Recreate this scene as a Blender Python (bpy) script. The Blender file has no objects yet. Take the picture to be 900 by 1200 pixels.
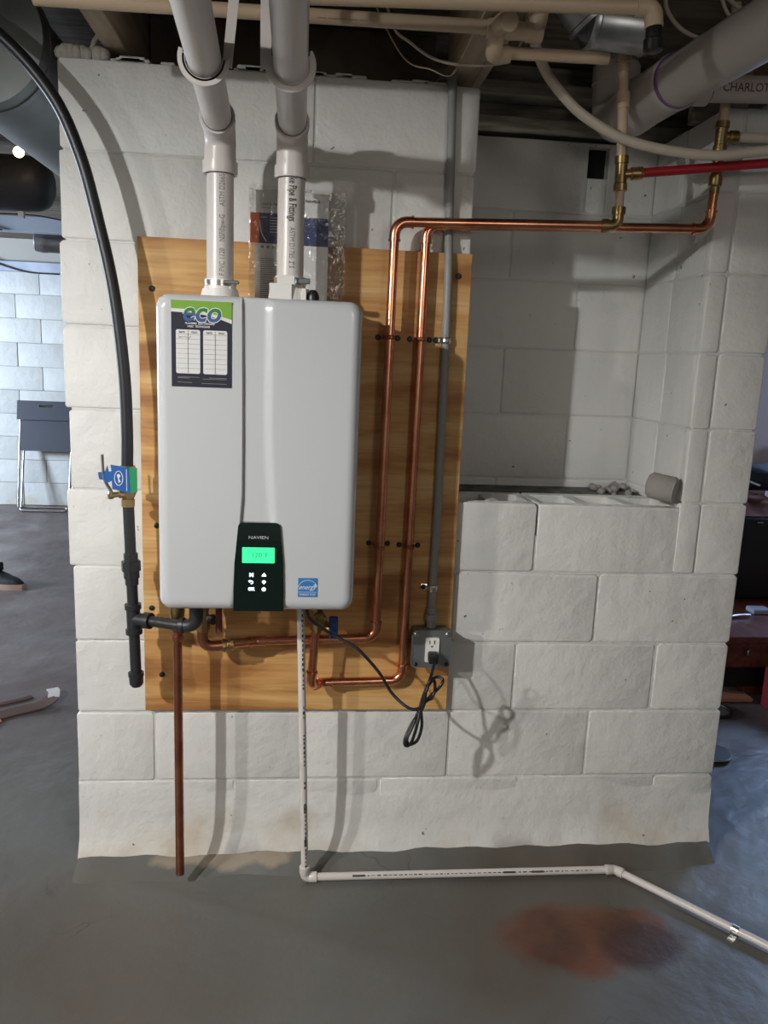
import bpy, bmesh, math, random
from mathutils import Vector, Matrix
random.seed(7)
SC = bpy.context.scene
COL = SC.collection

# ------------------------------------------------------------------ camera
cy, sy = math.cos(.100657), math.sin(.100657)
cp, sp = math.cos(.189131), math.sin(.189131)
F = Vector((sy*cp, cy*cp, -sp)); RT = Vector((cy, -sy, 0)); UP = RT.cross(F)
cr, sr = math.cos(.040619), math.sin(.040619)
R2 = RT*cr + UP*sr; U2 = UP*cr - RT*sr
cam = bpy.data.cameras.new('camera'); camo = bpy.data.objects.new('camera', cam); COL.objects.link(camo)
mw = Matrix((R2, U2, -F)).transposed().to_4x4(); mw.translation = Vector((.5973, -2.0728, 1.3874))
camo.matrix_world = mw
cam.sensor_fit = 'AUTO'; cam.sensor_width = 36; cam.lens = 934.418/1200*36; cam.clip_start = .02
SC.camera = camo

# ------------------------------------------------------------------ world, lights, exposure
SC.view_settings.view_transform = 'Standard'; SC.view_settings.look = 'None'
SC.view_settings.exposure = 0.0; SC.view_settings.gamma = 1.0
w = bpy.data.worlds.new('world'); SC.world = w; w.use_nodes = True
w.node_tree.nodes['Background'].inputs[0].default_value = (.5, .6, .8, 1); w.node_tree.nodes['Background'].inputs[1].default_value = .05

def light(name, kind, loc, target, power, color, **k):
    l = bpy.data.lights.new(name, kind); o = bpy.data.objects.new(name, l); COL.objects.link(o)
    l.energy = power; l.color = color
    for a, v in k.items(): setattr(l, a, v)
    o.location = loc
    o.rotation_euler = (Vector(target)-Vector(loc)).to_track_quat('-Z', 'Y').to_euler()
    return o
# shaded work lamp to the left of the camera, a bare bulb farther left, an added fill light behind, daylight from two windows
light('work_lamp', 'SPOT', (-.95, -1.93, 2.055), (.60, 0, .22), 190, (1, .99, .97), spot_size=1.56, spot_blend=1.0, shadow_soft_size=.03)
light('bulb_left', 'POINT', (-2.62, -2.75, 2.115), (0, 0, 0), 190, (1, .97, .93), shadow_soft_size=.05)
light('fill_behind', 'POINT', (1.6, -3.3, 1.95), (0, 0, 0), 30, (1, .93, .84), shadow_soft_size=.35)
light('daylight_left', 'AREA', (-4.38, 2.4, 1.5), (-1.4, 4.2, 1.45), 330, (.70, .84, 1), shape='RECTANGLE', size=.9, size_y=.7)
light('daylight_right', 'AREA', (3.95, 2.10, 1.45), (3.2, 1.1, .55), 55, (.40, .60, 1), shape='RECTANGLE', size=.8, size_y=.7)

FZ = -.02            # floor height
B = .2032            # block course
Z0 = .0157
TOP = Z0 + 10*B      # wall top

# ------------------------------------------------------------------ materials
def mat(name, col, rough=.5, metal=0., bump=None, var=None, coat=0., trans=0., emit=None, alpha=None, ior=None):
    m = bpy.data.materials.new(name); m.use_nodes = True
    nt = m.node_tree; b = nt.nodes['Principled BSDF']
    b.inputs['Base Color'].default_value = (*col, 1); b.inputs['Roughness'].default_value = rough
    b.inputs['Metallic'].default_value = metal; b.inputs['Coat Weight'].default_value = coat
    b.inputs['Transmission Weight'].default_value = trans
    if ior: b.inputs['IOR'].default_value = ior
    if emit: b.inputs['Emission Color'].default_value = (*emit[0], 1); b.inputs['Emission Strength'].default_value = emit[1]
    geo = nt.nodes.new('ShaderNodeNewGeometry') if (bump or var) else None
    def noise(scale, detail=5, stretch=None):
        n = nt.nodes.new('ShaderNodeTexNoise'); n.inputs['Scale'].default_value = scale; n.inputs['Detail'].default_value = detail
        src = geo.outputs['Position']
        if stretch:
            mp = nt.nodes.new('ShaderNodeMapping'); mp.inputs['Scale'].default_value = stretch
            nt.links.new(src, mp.inputs['Vector']); src = mp.outputs['Vector']
        nt.links.new(src, n.inputs['Vector']); return n
    if var:
        sc, c2, lo, hi = var[:4]
        n = noise(sc, 6, var[4] if len(var) > 4 else None)
        r = nt.nodes.new('ShaderNodeValToRGB')
        r.color_ramp.elements[0].position = lo; r.color_ramp.elements[0].color = (*col, 1)
        r.color_ramp.elements[1].position = hi; r.color_ramp.elements[1].color = (*c2, 1)
        nt.links.new(n.outputs['Fac'], r.inputs['Fac']); nt.links.new(r.outputs['Color'], b.inputs['Base Color'])
    if bump:
        n = noise(bump[0], 6, bump[2] if len(bump) > 2 else None)
        bp = nt.nodes.new('ShaderNodeBump'); bp.inputs['Strength'].default_value = bump[1]; bp.inputs['Distance'].default_value = .01
        nt.links.new(n.outputs['Fac'], bp.inputs['Height']); nt.links.new(bp.outputs['Normal'], b.inputs['Normal'])
    return m

def block_material(name, c1, c2):
    m = bpy.data.materials.new(name); m.use_nodes = True; nt = m.node_tree; N = nt.nodes; L = nt.links; b = N['Principled BSDF']
    geo = N.new('ShaderNodeNewGeometry')
    def noise(s, d):
        n = N.new('ShaderNodeTexNoise'); n.inputs['Scale'].default_value = s; n.inputs['Detail'].default_value = d
        L.new(geo.outputs['Position'], n.inputs['Vector']); return n
    big = noise(2.6, 6); r = N.new('ShaderNodeValToRGB'); r.color_ramp.elements[0].position = .33; r.color_ramp.elements[1].position = .62
    r.color_ramp.elements[0].color = (*c2, 1); r.color_ramp.elements[1].color = (*c1, 1); L.new(big.outputs['Fac'], r.inputs['Fac'])
    # bare beige patches where the paint has flaked low on the wall
    sep = N.new('ShaderNodeSeparateXYZ'); L.new(geo.outputs['Position'], sep.inputs[0])
    mr = N.new('ShaderNodeMapRange'); mr.inputs[1].default_value = .34; mr.inputs[2].default_value = -.03; mr.inputs[3].default_value = 0; mr.inputs[4].default_value = .40
    L.new(sep.outputs['Z'], mr.inputs[0])
    n2 = noise(5.5, 8); add = N.new('ShaderNodeMath'); add.operation = 'ADD'; L.new(n2.outputs['Fac'], add.inputs[0]); L.new(mr.outputs[0], add.inputs[1])
    r2 = N.new('ShaderNodeValToRGB'); r2.color_ramp.elements[0].position = .78; r2.color_ramp.elements[0].color = (0, 0, 0, 1); r2.color_ramp.elements[1].position = 1.0; r2.color_ramp.elements[1].color = (.75, .75, .75, 1)
    L.new(add.outputs[0], r2.inputs['Fac'])
    mx = N.new('ShaderNodeMix'); mx.data_type = 'RGBA'; L.new(r2.outputs['Color'], mx.inputs[0]); L.new(r.outputs['Color'], mx.inputs[6]); mx.inputs[7].default_value = (.50, .43, .33, 1)
    # small dark pits
    v = noise(38, 2); r3 = N.new('ShaderNodeValToRGB'); r3.color_ramp.elements[0].position = .235; r3.color_ramp.elements[0].color = (.25, .24, .22, 1); r3.color_ramp.elements[1].position = .27; r3.color_ramp.elements[1].color = (1, 1, 1, 1)
    L.new(v.outputs['Fac'], r3.inputs['Fac'])
    mu = N.new('ShaderNodeMix'); mu.data_type = 'RGBA'; mu.blend_type = 'MULTIPLY'; mu.inputs[0].default_value = 1; L.new(mx.outputs[2], mu.inputs[6]); L.new(r3.outputs['Color'], mu.inputs[7])
    L.new(mu.outputs[2], b.inputs['Base Color']); b.inputs['Roughness'].default_value = .55
    h1 = noise(14, 8); h2 = noise(110, 3); ma = N.new('ShaderNodeMath'); ma.operation = 'MULTIPLY_ADD'; ma.inputs[1].default_value = .12; L.new(h2.outputs['Fac'], ma.inputs[0]); L.new(h1.outputs['Fac'], ma.inputs[2])
    bp = N.new('ShaderNodeBump'); bp.inputs['Strength'].default_value = .55; bp.inputs['Distance'].default_value = .014
    L.new(ma.outputs[0], bp.inputs['Height']); L.new(bp.outputs['Normal'], b.inputs['Normal'])
    return m

def floor_material():
    m = bpy.data.materials.new('painted_concrete'); m.use_nodes = True; nt = m.node_tree; N = nt.nodes; L = nt.links; b = N['Principled BSDF']
    geo = N.new('ShaderNodeNewGeometry')
    def noise(s, d, v=None):
        n = N.new('ShaderNodeTexNoise'); n.inputs['Scale'].default_value = s; n.inputs['Detail'].default_value = d
        L.new(v or geo.outputs['Position'], n.inputs['Vector']); return n
    def ramp(src, *st):
        r = N.new('ShaderNodeValToRGB'); e = r.color_ramp.elements
        e[0].position, e[0].color = st[0][0], (*st[0][1], 1); e[1].position, e[1].color = st[-1][0], (*st[-1][1], 1)
        for p, c in st[1:-1]:
            q = e.new(p); q.color = (*c, 1)
        L.new(src, r.inputs['Fac']); return r
    def mix(fac, a, c, mode='MIX'):
        x = N.new('ShaderNodeMix'); x.data_type = 'RGBA'; x.blend_type = mode; L.new(fac, x.inputs[0]); L.new(a, x.inputs[6])
        if isinstance(c, tuple): x.inputs[7].default_value = (*c, 1)
        else: L.new(c, x.inputs[7])
        return x.outputs[2]
    base = ramp(noise(2.2, 8).outputs['Fac'], (.3, (.088, .086, .078)), (.5, (.125, .129, .123)), (.7, (.175, .186, .180))).outputs['Color']
    # rust stain: an ellipse with a ragged edge
    def blob(cx, cyy, rx, ry, rag, seed):
        mp = N.new('ShaderNodeMapping'); mp.vector_type = 'POINT'
        mp.inputs['Location'].default_value = (-cx/rx, -cyy/ry, 0); mp.inputs['Scale'].default_value = (1/rx, 1/ry, 0)
        L.new(geo.outputs['Position'], mp.inputs['Vector'])
        ln = N.new('ShaderNodeVectorMath'); ln.operation = 'LENGTH'; L.new(mp.outputs['Vector'], ln.inputs[0])
        n = noise(seed, 6); ma = N.new('ShaderNodeMath'); ma.operation = 'MULTIPLY_ADD'; ma.inputs[1].default_value = rag
        L.new(n.outputs['Fac'], ma.inputs[0]); L.new(ln.outputs['Value'], ma.inputs[2]); return ma.outputs[0]
    br = ramp(noise(1.15, 5).outputs['Fac'], (.46, (0, 0, 0)), (.64, (.75, .75, .75))).outputs['Color']
    base = mix(br, base, (.088, .068, .050))
    s1 = ramp(blob(1.335, -.365, .42, .25, .8, 4.0), (.85, (.88, .88, .88)), (1.62, (0, 0, 0))).outputs['Color']
    base = mix(s1, base, ramp(noise(7, 6).outputs['Fac'], (.35, (.075, .024, .011)), (.65, (.17, .056, .022))).outputs['Color'])
    s2 = ramp(blob(1.445, -.395, .20, .15, .7, 5.0), (.75, (.75, .75, .75)), (1.5, (0, 0, 0))).outputs['Color']
    base = mix(s2, base, (.032, .011, .006))
    # bare beige strip at the foot of the wall
    s3 = ramp(blob(.38, -.045, .42, .065, 1.0, 9.0), (.8, (.75, .75, .75)), (1.55, (0, 0, 0))).outputs['Color']
    base = mix(s3, base, (.36, .30, .225))
    # brown wear toward the front left
    s4 = ramp(blob(.30, -.62, .30, .10, 1.1, 7.0), (.8, (.55, .55, .55)), (1.5, (0, 0, 0))).outputs['Color']
    base = mix(s4, base, (.13, .085, .055))
    # darker painted strip to the right of the drain
    s5 = ramp(blob(2.05, -.22, .2, .09, 1.0, 6.0), (.8, (.7, .7, .7)), (1.4, (0, 0, 0))).outputs['Color']
    base = mix(s5, base, (.09, .065, .055))
    # purple brown worn floor of the back room
    sepx = N.new('ShaderNodeSeparateXYZ'); L.new(geo.outputs['Position'], sepx.inputs[0])
    mr = N.new('ShaderNodeMapRange'); mr.inputs[1].default_value = .2; mr.inputs[2].default_value = 1.2; L.new(sepx.outputs['Y'], mr.inputs[0])
    base = mix(mr.outputs[0], base, ramp(noise(1.6, 8).outputs['Fac'], (.3, (.10, .078, .074)), (.7, (.20, .165, .16))).outputs['Color'])
    # cracks
    vo = N.new('ShaderNodeTexVoronoi'); vo.feature = 'DISTANCE_TO_EDGE'; vo.inputs['Scale'].default_value = 3.1
    nn = noise(6, 4); va = N.new('ShaderNodeVectorMath'); va.operation = 'MULTIPLY_ADD'; va.inputs[1].default_value = (.22, .22, 0)
    L.new(nn.outputs['Color'], va.inputs[0]); L.new(geo.outputs['Position'], va.inputs[2]); L.new(va.outputs[0], vo.inputs['Vector'])
    cr_ = ramp(vo.outputs['Distance'], (.0, (1, 1, 1)), (.006, (0, 0, 0))).outputs['Color']
    gate = ramp(noise(1.9, 3).outputs['Fac'], (.60, (0, 0, 0)), (.66, (.7, .7, .7))).outputs['Color']
    cm = N.new('ShaderNodeMix'); cm.data_type = 'RGBA'; cm.blend_type = 'MULTIPLY'; cm.inputs[0].default_value = 1; L.new(cr_, cm.inputs[6]); L.new(gate, cm.inputs[7])
    base = mix(cm.outputs[2], base, (.04, .035, .03))
    L.new(base, b.inputs['Base Color'])
    rr = ramp(noise(3, 6).outputs['Fac'], (.35, (.30, .30, .30)), (.65, (.55, .55, .55))); L.new(rr.outputs['Color'], b.inputs['Roughness'])
    bp = N.new('ShaderNodeBump'); bp.inputs['Strength'].default_value = .35; bp.inputs['Distance'].default_value = .02
    L.new(noise(9, 8).outputs['Fac'], bp.inputs['Height']); L.new(bp.outputs['Normal'], b.inputs['Normal'])
    return m

def plywood_material():
    m = bpy.data.materials.new('plywood'); m.use_nodes = True; nt = m.node_tree; N = nt.nodes; L = nt.links; b = N['Principled BSDF']
    geo = N.new('ShaderNodeNewGeometry')
    mp = N.new('ShaderNodeMapping'); mp.inputs['Scale'].default_value = (1.5, 1, 9.5); L.new(geo.outputs['Position'], mp.inputs['Vector'])
    n = N.new('ShaderNodeTexNoise'); n.inputs['Scale'].default_value = 1.25; n.inputs['Detail'].default_value = 5; n.inputs['Distortion'].default_value = .9; L.new(mp.outputs[0], n.inputs['Vector'])
    r = N.new('ShaderNodeValToRGB'); e = r.color_ramp.elements
    e[0].position, e[0].color = .34, (.33, .145, .040, 1); e[1].position, e[1].color = .66, (.68, .43, .19, 1)
    q = e.new(.45); q.color = (.52, .27, .088, 1); q = e.new(.55); q.color = (.60, .35, .125, 1)
    L.new(n.outputs['Fac'], r.inputs['Fac'])
    mp2 = N.new('ShaderNodeMapping'); mp2.inputs['Scale'].default_value = (6, 1, 130); L.new(geo.outputs['Position'], mp2.inputs['Vector'])
    g = N.new('ShaderNodeTexNoise'); g.inputs['Scale'].default_value = 1; g.inputs['Detail'].default_value = 3; L.new(mp2.outputs[0], g.inputs['Vector'])
    r2 = N.new('ShaderNodeValToRGB'); r2.color_ramp.elements[0].position = .3; r2.color_ramp.elements[0].color = (.82, .78, .74, 1); r2.color_ramp.elements[1].position = .6; r2.color_ramp.elements[1].color = (1, 1, 1, 1)
    L.new(g.outputs['Fac'], r2.inputs['Fac'])
    mu = N.new('ShaderNodeMix'); mu.data_type = 'RGBA'; mu.blend_type = 'MULTIPLY'; mu.inputs[0].default_value = 1; L.new(r.outputs[0], mu.inputs[6]); L.new(r2.outputs[0], mu.inputs[7])
    L.new(mu.outputs[2], b.inputs['Base Color']); b.inputs['Roughness'].default_value = .6
    return m

M = dict(
    block=block_material('white_painted_block', (.68, .68, .655), (.60, .60, .575)),
    mortar=block_material('painted_mortar', (.62, .62, .595), (.54, .54, .515)),
    floor=floor_material(), ply=plywood_material(),
    plyedge=mat('plywood_edge', (.40, .24, .10), .7, var=(40, (.22, .12, .05), .4, .6, (1, 1, 4))),
    joist=mat('joist_wood', (.44, .36, .26), .7, var=(6, (.33, .26, .18), .35, .65, (8, 1, 8))),
    oldwood=mat('old_dark_wood', (.36, .33, .27), .8, var=(7, (.16, .145, .12), .35, .65, (1, 6, 9))),
    subfloor=mat('dark_subfloor', (.22, .18, .14), .85, var=(5, (.13, .105, .08), .4, .6, (1, 8, 1))),
    plainwall=mat('grey_wall', (.42, .40, .37), .8),
    pinkwall=mat('beige_plaster', (.52, .42, .38), .8),
    dark=mat('cavity_shade', (.006, .006, .006), .9),
    enamel=mat('white_enamel', (.52, .535, .55), .22, coat=.35),
    shell=mat('grey_enamel_side', (.60, .61, .62), .35),
    pvc=mat('white_pvc', (.62, .585, .555), .32, bump=(30, .05)),
    pvcgrey=mat('aged_white_pvc', (.50, .46, .425), .42),
    cpvc=mat('cream_plastic', (.58, .45, .31), .42),
    pex=mat('white_tubing', (.55, .49, .40), .4),
    redpex=mat('red_tubing', (.36, .012, .022), .35),
    copper=mat('copper', (.82, .37, .22), .27, 1, var=(18, (.62, .24, .13), .4, .65)),
    copperdull=mat('dull_copper', (.46, .19, .11), .36, 1, var=(20, (.33, .12, .07), .4, .65)),
    brass=mat('brass', (.46, .34, .16), .34, 1, var=(25, (.33, .23, .10), .4, .65)),
    steel=mat('steel', (.62, .62, .60), .28, 1),
    galv=mat('galvanized_steel', (.50, .52, .54), .36, 1, var=(12, (.38, .40, .42), .4, .6)),
    duct=mat('dull_duct_metal', (.22, .235, .235), .5, .35, var=(6, (.17, .185, .185), .4, .6)),
    conduit=mat('grey_conduit', (.27, .275, .265), .5),
    boxgrey=mat('grey_box_metal', (.20, .215, .215), .42, .6),
    white=mat('white_plastic', (.74, .72, .69), .35),
    blackiron=mat('black_iron', (.020, .021, .023), .42, bump=(60, .12)),
    rubber=mat('black_rubber', (.012, .012, .013), .4),
    hose=mat('black_gas_hose', (.010, .011, .014), .42),
    blackgloss=mat('black_gloss_glow_tint', (.003, .010, .008), .12, coat=.5),  # green glow of the display tinted into the black base
    screw=mat('black_screw', (.012, .011, .010), .5),
    ink=mat('black_ink', (.05, .045, .045), .6), paleink=mat('grey_ink', (.20, .18, .18), .6),
    brownink=mat('brown_ink', (.16, .07, .07), .6),
    purple=mat('purple_primer', (.20, .11, .24), .5),
    silver=mat('silver_print', (.55, .56, .56), .35),
    lcd=mat('green_lit_display', (.02, .3, .1), .3, emit=((.05, .95, .36), 1.05)),
    lcdink=mat('display_digits', (.02, .22, .10), .4, emit=((.02, .50, .2), .45)),
    icon=mat('lit_button_icon', (.8, .9, .9), .3, emit=((.8, .95, 1), 2.2)),
    navy=mat('navy_print', (.010, .011, .026), .7), navy2=mat('navy_cover', (.035, .05, .135), .45),
    green=mat('green_print', (.17, .36, .035), .7), dgreen=mat('dark_green_print', (.03, .17, .04), .7),
    lblue=mat('logo_blue', (.04, .09, .24), .7), eblue=mat('label_blue', (.02, .17, .45), .7),
    paper=mat('white_paper', (.66, .66, .65), .6), orange=mat('orange_print', (.62, .14, .045), .5),
    tagblue=mat('blue_tag', (.012, .09, .33), .45), taggreen=mat('green_tag', (.02, .26, .10), .45),
    film=None, handle_red=mat('red_handle', (.16, .03, .02), .45), handle_blue=mat('blue_handle', (.015, .04, .18), .45),
    stone=mat('grey_lump', (.33, .305, .28), .8, bump=(40, .3), var=(9, (.27, .25, .23), .4, .6)),
    dirt_shade=mat('dusty_shaded_mortar', (.15, .145, .13), .9, bump=(35, .8), var=(14, (.07, .067, .06), .4, .6)),  # dusty tone darkened for the shade in the cores and ledge recess
    foam=mat('pale_foam', (.42, .40, .36), .9, bump=(40, .6)),
    cherry=mat('cherry_wood', (.17, .05, .028), .35, var=(5, (.11, .03, .018), .4, .6, (8, 1, 8))),
    tan=mat('tan_board', (.52, .24, .13), .6), litwood=mat('pale_board', (.62, .45, .29), .6),
    blackcase=mat('black_case', (.010, .010, .012), .5), cloth=mat('pink_cloth', (.36, .20, .18), .85, bump=(30, .3)),
    bag=mat('black_cloth_bag', (.014, .016, .024), .7, bump=(25, .4)),
    red=mat('red_box', (.20, .012, .016), .5), redwood=mat('dark_red_wood', (.10, .02, .018), .4),
    sole=mat('pinkish_sole', (.50, .34, .28), .6), shoe=mat('black_shoe', (.012, .013, .013), .6, bump=(50, .3)),
    chair=mat('navy_black_plastic', (.016, .022, .042), .5), chrome=mat('chair_tube', (.42, .41, .42), .25, 1),
    strap=mat('brown_leather', (.085, .045, .036), .7), bluepaint=mat('pale_blue_paint', (.50, .55, .66), .7, var=(4, (.38, .42, .52), .4, .6)),
    lavender=mat('curtain_cloth', (.55, .50, .62), .8), lamp=mat('lit_bulb', (.9, .7, .4), .4, emit=((1, .72, .40), 14.0)),
    tank=mat('dark_duct', (.06, .06, .066), .5, .3), blockblue=block_material('white_block_far', (.60, .61, .60), (.54, .55, .55)),
)
def film_material():
    m = bpy.data.materials.new('clear_film'); m.use_nodes = True; nt = m.node_tree; N = nt.nodes; L = nt.links
    N.remove(N['Principled BSDF']); out = N['Material Output']
    t = N.new('ShaderNodeBsdfTransparent'); t.inputs[0].default_value = (.965, .965, .96, 1)
    g = N.new('ShaderNodeBsdfGlossy'); g.inputs['Roughness'].default_value = .16; g.inputs[0].default_value = (.9, .9, .9, 1)
    geo = N.new('ShaderNodeNewGeometry'); n = N.new('ShaderNodeTexNoise'); n.inputs['Scale'].default_value = 22; n.inputs['Detail'].default_value = 3; n.inputs['Distortion'].default_value = 1.5
    L.new(geo.outputs['Position'], n.inputs['Vector']); bp = N.new('ShaderNodeBump'); bp.inputs['Strength'].default_value = .8; bp.inputs['Distance'].default_value = .02
    L.new(n.outputs['Fac'], bp.inputs['Height']); L.new(bp.outputs['Normal'], g.inputs['Normal'])
    mx = N.new('ShaderNodeMixShader'); mx.inputs[0].default_value = .09; L.new(t.outputs[0], mx.inputs[1]); L.new(g.outputs[0], mx.inputs[2])
    L.new(mx.outputs[0], out.inputs['Surface']); return m
M['film'] = film_material()

# ------------------------------------------------------------------ object helpers
WLOC = {}
def thing(name, label, cat, loc, group=None):
    o = bpy.data.objects.new(name, None); COL.objects.link(o); o.empty_display_size = .05
    o.location = loc; WLOC[o] = Vector(loc); o['label'] = label; o['category'] = cat
    if group: o['group'] = group
    return o

def obj(name, bm, m, parent=None, label=None, smooth=None, kind=None):
    """link a bmesh built in world space as one mesh object whose origin sits at its base centre"""
    bmesh.ops.recalc_face_normals(bm, faces=bm.faces)
    xs = [v.co.x for v in bm.verts]; ys = [v.co.y for v in bm.verts]; zs = [v.co.z for v in bm.verts]
    c = Vector(((min(xs)+max(xs))/2, (min(ys)+max(ys))/2, min(zs)))
    bmesh.ops.translate(bm, verts=bm.verts, vec=-c)
    me = bpy.data.meshes.new(name); bm.to_mesh(me); bm.free()
    if smooth is not None:
        for p in me.polygons: p.use_smooth = True
        if smooth < 180: me.set_sharp_from_angle(angle=math.radians(smooth))
    me.materials.append(m)
    o = bpy.data.objects.new(name, me); COL.objects.link(o)
    WLOC[o] = c
    if parent: o.parent = parent; o.location = c - WLOC[parent]
    else: o.location = c
    if label: o['label'] = label
    if kind: o['kind'] = kind
    return o

def tag(o, label, cat, group=None):
    o['label'] = label; o['category'] = cat
    if group: o['group'] = group
    return o

def box(bm, x0, x1, y0, y1, z0, z1, bev=0, seg=1):
    t = bmesh.new()
    bmesh.ops.create_cube(t, size=1)
    for v in t.verts: v.co = Vector(((x0+x1)/2 + v.co.x*(x1-x0), (y0+y1)/2 + v.co.y*(y1-y0), (z0+z1)/2 + v.co.z*(z1-z0)))
    if bev: bmesh.ops.bevel(t, geom=t.edges[:], offset=bev, segments=seg, affect='EDGES', profile=.5)
    merge(bm, t); return bm

def merge(bm, t, mtx=None):
    if mtx: bmesh.ops.transform(t, matrix=mtx, verts=t.verts)
    idx = {v: bm.verts.new(v.co) for v in t.verts}
    for f in t.faces:
        try: bm.faces.new([idx[v] for v in f.verts])
        except ValueError: pass
    t.free()

def sweep(bm, pts, r, seg=14, cap=True, flat=None):
    """tube along a polyline; r a number or a list; flat = (a, b) scales the section"""
    pts = [Vector(p) for p in pts]; n = len(pts)
    rs = r if isinstance(r, (list, tuple)) else [r]*n
    tang = []
    for i in range(n):
        a = pts[max(0, i-1)]; b = pts[min(n-1, i+1)]; t = b-a
        if t.length < 1e-9: t = tang[-1] if tang else Vector((0, 0, 1))
        tang.append(t.normalized())
    up = Vector((0, 0, 1)) if abs(tang[0].z) < .9 else Vector((0, 1, 0))
    nrm = (up - tang[0]*up.dot(tang[0])).normalized(); rings = []
    for i in range(n):
        if i:
            q = tang[i-1].rotation_difference(tang[i]); nrm = (q @ nrm); nrm = (nrm - tang[i]*nrm.dot(tang[i])).normalized()
        bn = tang[i].cross(nrm); fa, fb = flat or (1, 1)
        rings.append([bm.verts.new(pts[i] + (nrm*math.cos(2*math.pi*k/seg)*fa + bn*math.sin(2*math.pi*k/seg)*fb)*rs[i]) for k in range(seg)])
    for i in range(n-1):
        for k in range(seg): bm.faces.new((rings[i][k], rings[i][(k+1) % seg], rings[i+1][(k+1) % seg], rings[i+1][k]))
    if cap: bm.faces.new(rings[0][::-1]); bm.faces.new(rings[-1])
    return bm

def spline(pts, per=8):
    P = [Vector(p) for p in pts]; P = [P[0]*2-P[1]] + P + [P[-1]*2-P[-2]]; out = []
    for i in range(1, len(P)-2):
        a, b, c, d = P[i-1:i+3]
        for k in range(per):
            t = k/per
            out.append(.5*((2*b) + (c-a)*t + (2*a-5*b+4*c-d)*t*t + (3*b-a-3*c+d)*t**3))
    out.append(P[-2]); return out

def fillet(a, c, b, rb, n=8):
    a, c, b = Vector(a), Vector(c), Vector(b); u = (a-c).normalized(); v = (b-c).normalized()
    ang = u.angle(v); d = rb/math.tan(ang/2); ctr = c + (u+v).normalized()*(rb/math.sin(ang/2))
    s = c+u*d - ctr; e = c+v*d - ctr; tot = s.angle(e); ax = s.cross(e).normalized()
    return [ctr + Matrix.Rotation(tot*k/n, 3, ax) @ s for k in range(n+1)], d

def rod(p0, p1, r, seg=14, r1=None):
    bm = bmesh.new(); return sweep(bm, [p0, p1], [r, r if r1 is None else r1], seg)

def prof(p0, p1, steps, seg=16):
    """turned profile along p0->p1: steps = [(t, radius)...]"""
    p0, p1 = Vector(p0), Vector(p1); bm = bmesh.new()
    d = (p1-p0).normalized(); up = Vector((0, 0, 1)) if abs(d.z) < .9 else Vector((0, 1, 0))
    u = (up-d*up.dot(d)).normalized(); v = d.cross(u); rings = []
    for t, r in steps:
        c = p0.lerp(p1, t); rings.append([bm.verts.new(c+(u*math.cos(2*math.pi*k/seg)+v*math.sin(2*math.pi*k/seg))*max(r, 1e-4)) for k in range(seg)])
    for i in range(len(rings)-1):
        for k in range(seg): bm.faces.new((rings[i][k], rings[i][(k+1) % seg], rings[i+1][(k+1) % seg], rings[i+1][k]))
    bm.faces.new(rings[0][::-1]); bm.faces.new(rings[-1]); return bm

def poly(bm, pts, n, th):
    """flat polygon given in 3-D, thickened by th along n"""
    n = Vector(n); a = [bm.verts.new(Vector(p)) for p in pts]; b = [bm.verts.new(Vector(p)+n*th) for p in pts]
    bm.faces.new(a); bm.faces.new(b[::-1]); k = len(pts)
    for i in range(k): bm.faces.new((a[i], a[(i+1) % k], b[(i+1) % k], b[i]))
    return bm

def rrect(x0, x1, z0, z1, r, n=5):
    out = []
    for cx, cz, a0 in ((x1-r, z1-r, 0), (x0+r, z1-r, 90), (x0+r, z0+r, 180), (x1-r, z0+r, 270)):
        for k in range(n+1):
            a = math.radians(a0+90*k/n); out.append((cx+r*math.cos(a), cz+r*math.sin(a)))
    return out

def plate(x0, x1, z0, z1, y, th, r=0, n=5):
    """upright plate facing -y; y is the front face"""
    o = rrect(x0, x1, z0, z1, r, n) if r else [(x1, z1), (x0, z1), (x0, z0), (x1, z0)]
    return poly(bmesh.new(), [(a, y, b) for a, b in o], (0, 1, 0), th)

def text_bm(s, size, fn, shear=0, align='CENTER', bold=0, sx=1, wrap=False):
    """lettering mesh: every vertex (u, v) of the flat text goes through fn"""
    c = bpy.data.curves.new('t', 'FONT'); c.body = s; c.size = size; c.align_x = align; c.align_y = 'CENTER'; c.shear = shear; c.offset = bold; c.resolution_u = 3
    o = bpy.data.objects.new('t', c); COL.objects.link(o); dg = bpy.context.evaluated_depsgraph_get(); dg.update()
    me = bpy.data.meshes.new_from_object(o.evaluated_get(dg)); bpy.data.objects.remove(o); bpy.data.curves.remove(c)
    bm = bmesh.new(); bm.from_mesh(me); bpy.data.meshes.remove(me)
    if wrap:
        bmesh.ops.triangulate(bm, faces=bm.faces[:])
        for _ in range(3):
            e = [x for x in bm.edges if x.calc_length() > size*.16]
            if e: bmesh.ops.subdivide_edges(bm, edges=e, cuts=1); bmesh.ops.triangulate(bm, faces=[f for f in bm.faces if len(f.verts) > 3])
    for v in bm.verts: v.co = Vector(fn(v.co.x*sx, v.co.y))
    return bm
def flatmap(x, y, z, tilt=0):
    ca, sa = math.cos(tilt), math.sin(tilt)
    return lambda u, v: (x+u*ca-v*sa, y, z+u*sa+v*ca)
def pipemap(p, axis, side, r, flip=1):
    """wrap text on a pipe: runs along axis from p, facing side"""
    p, a, s = Vector(p), Vector(axis).normalized(), Vector(side).normalized(); q = s.cross(a)*flip
    return lambda u, v: p + a*u + (s*math.cos(v/r) + q*math.sin(v/r))*(r+.0004)

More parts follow.
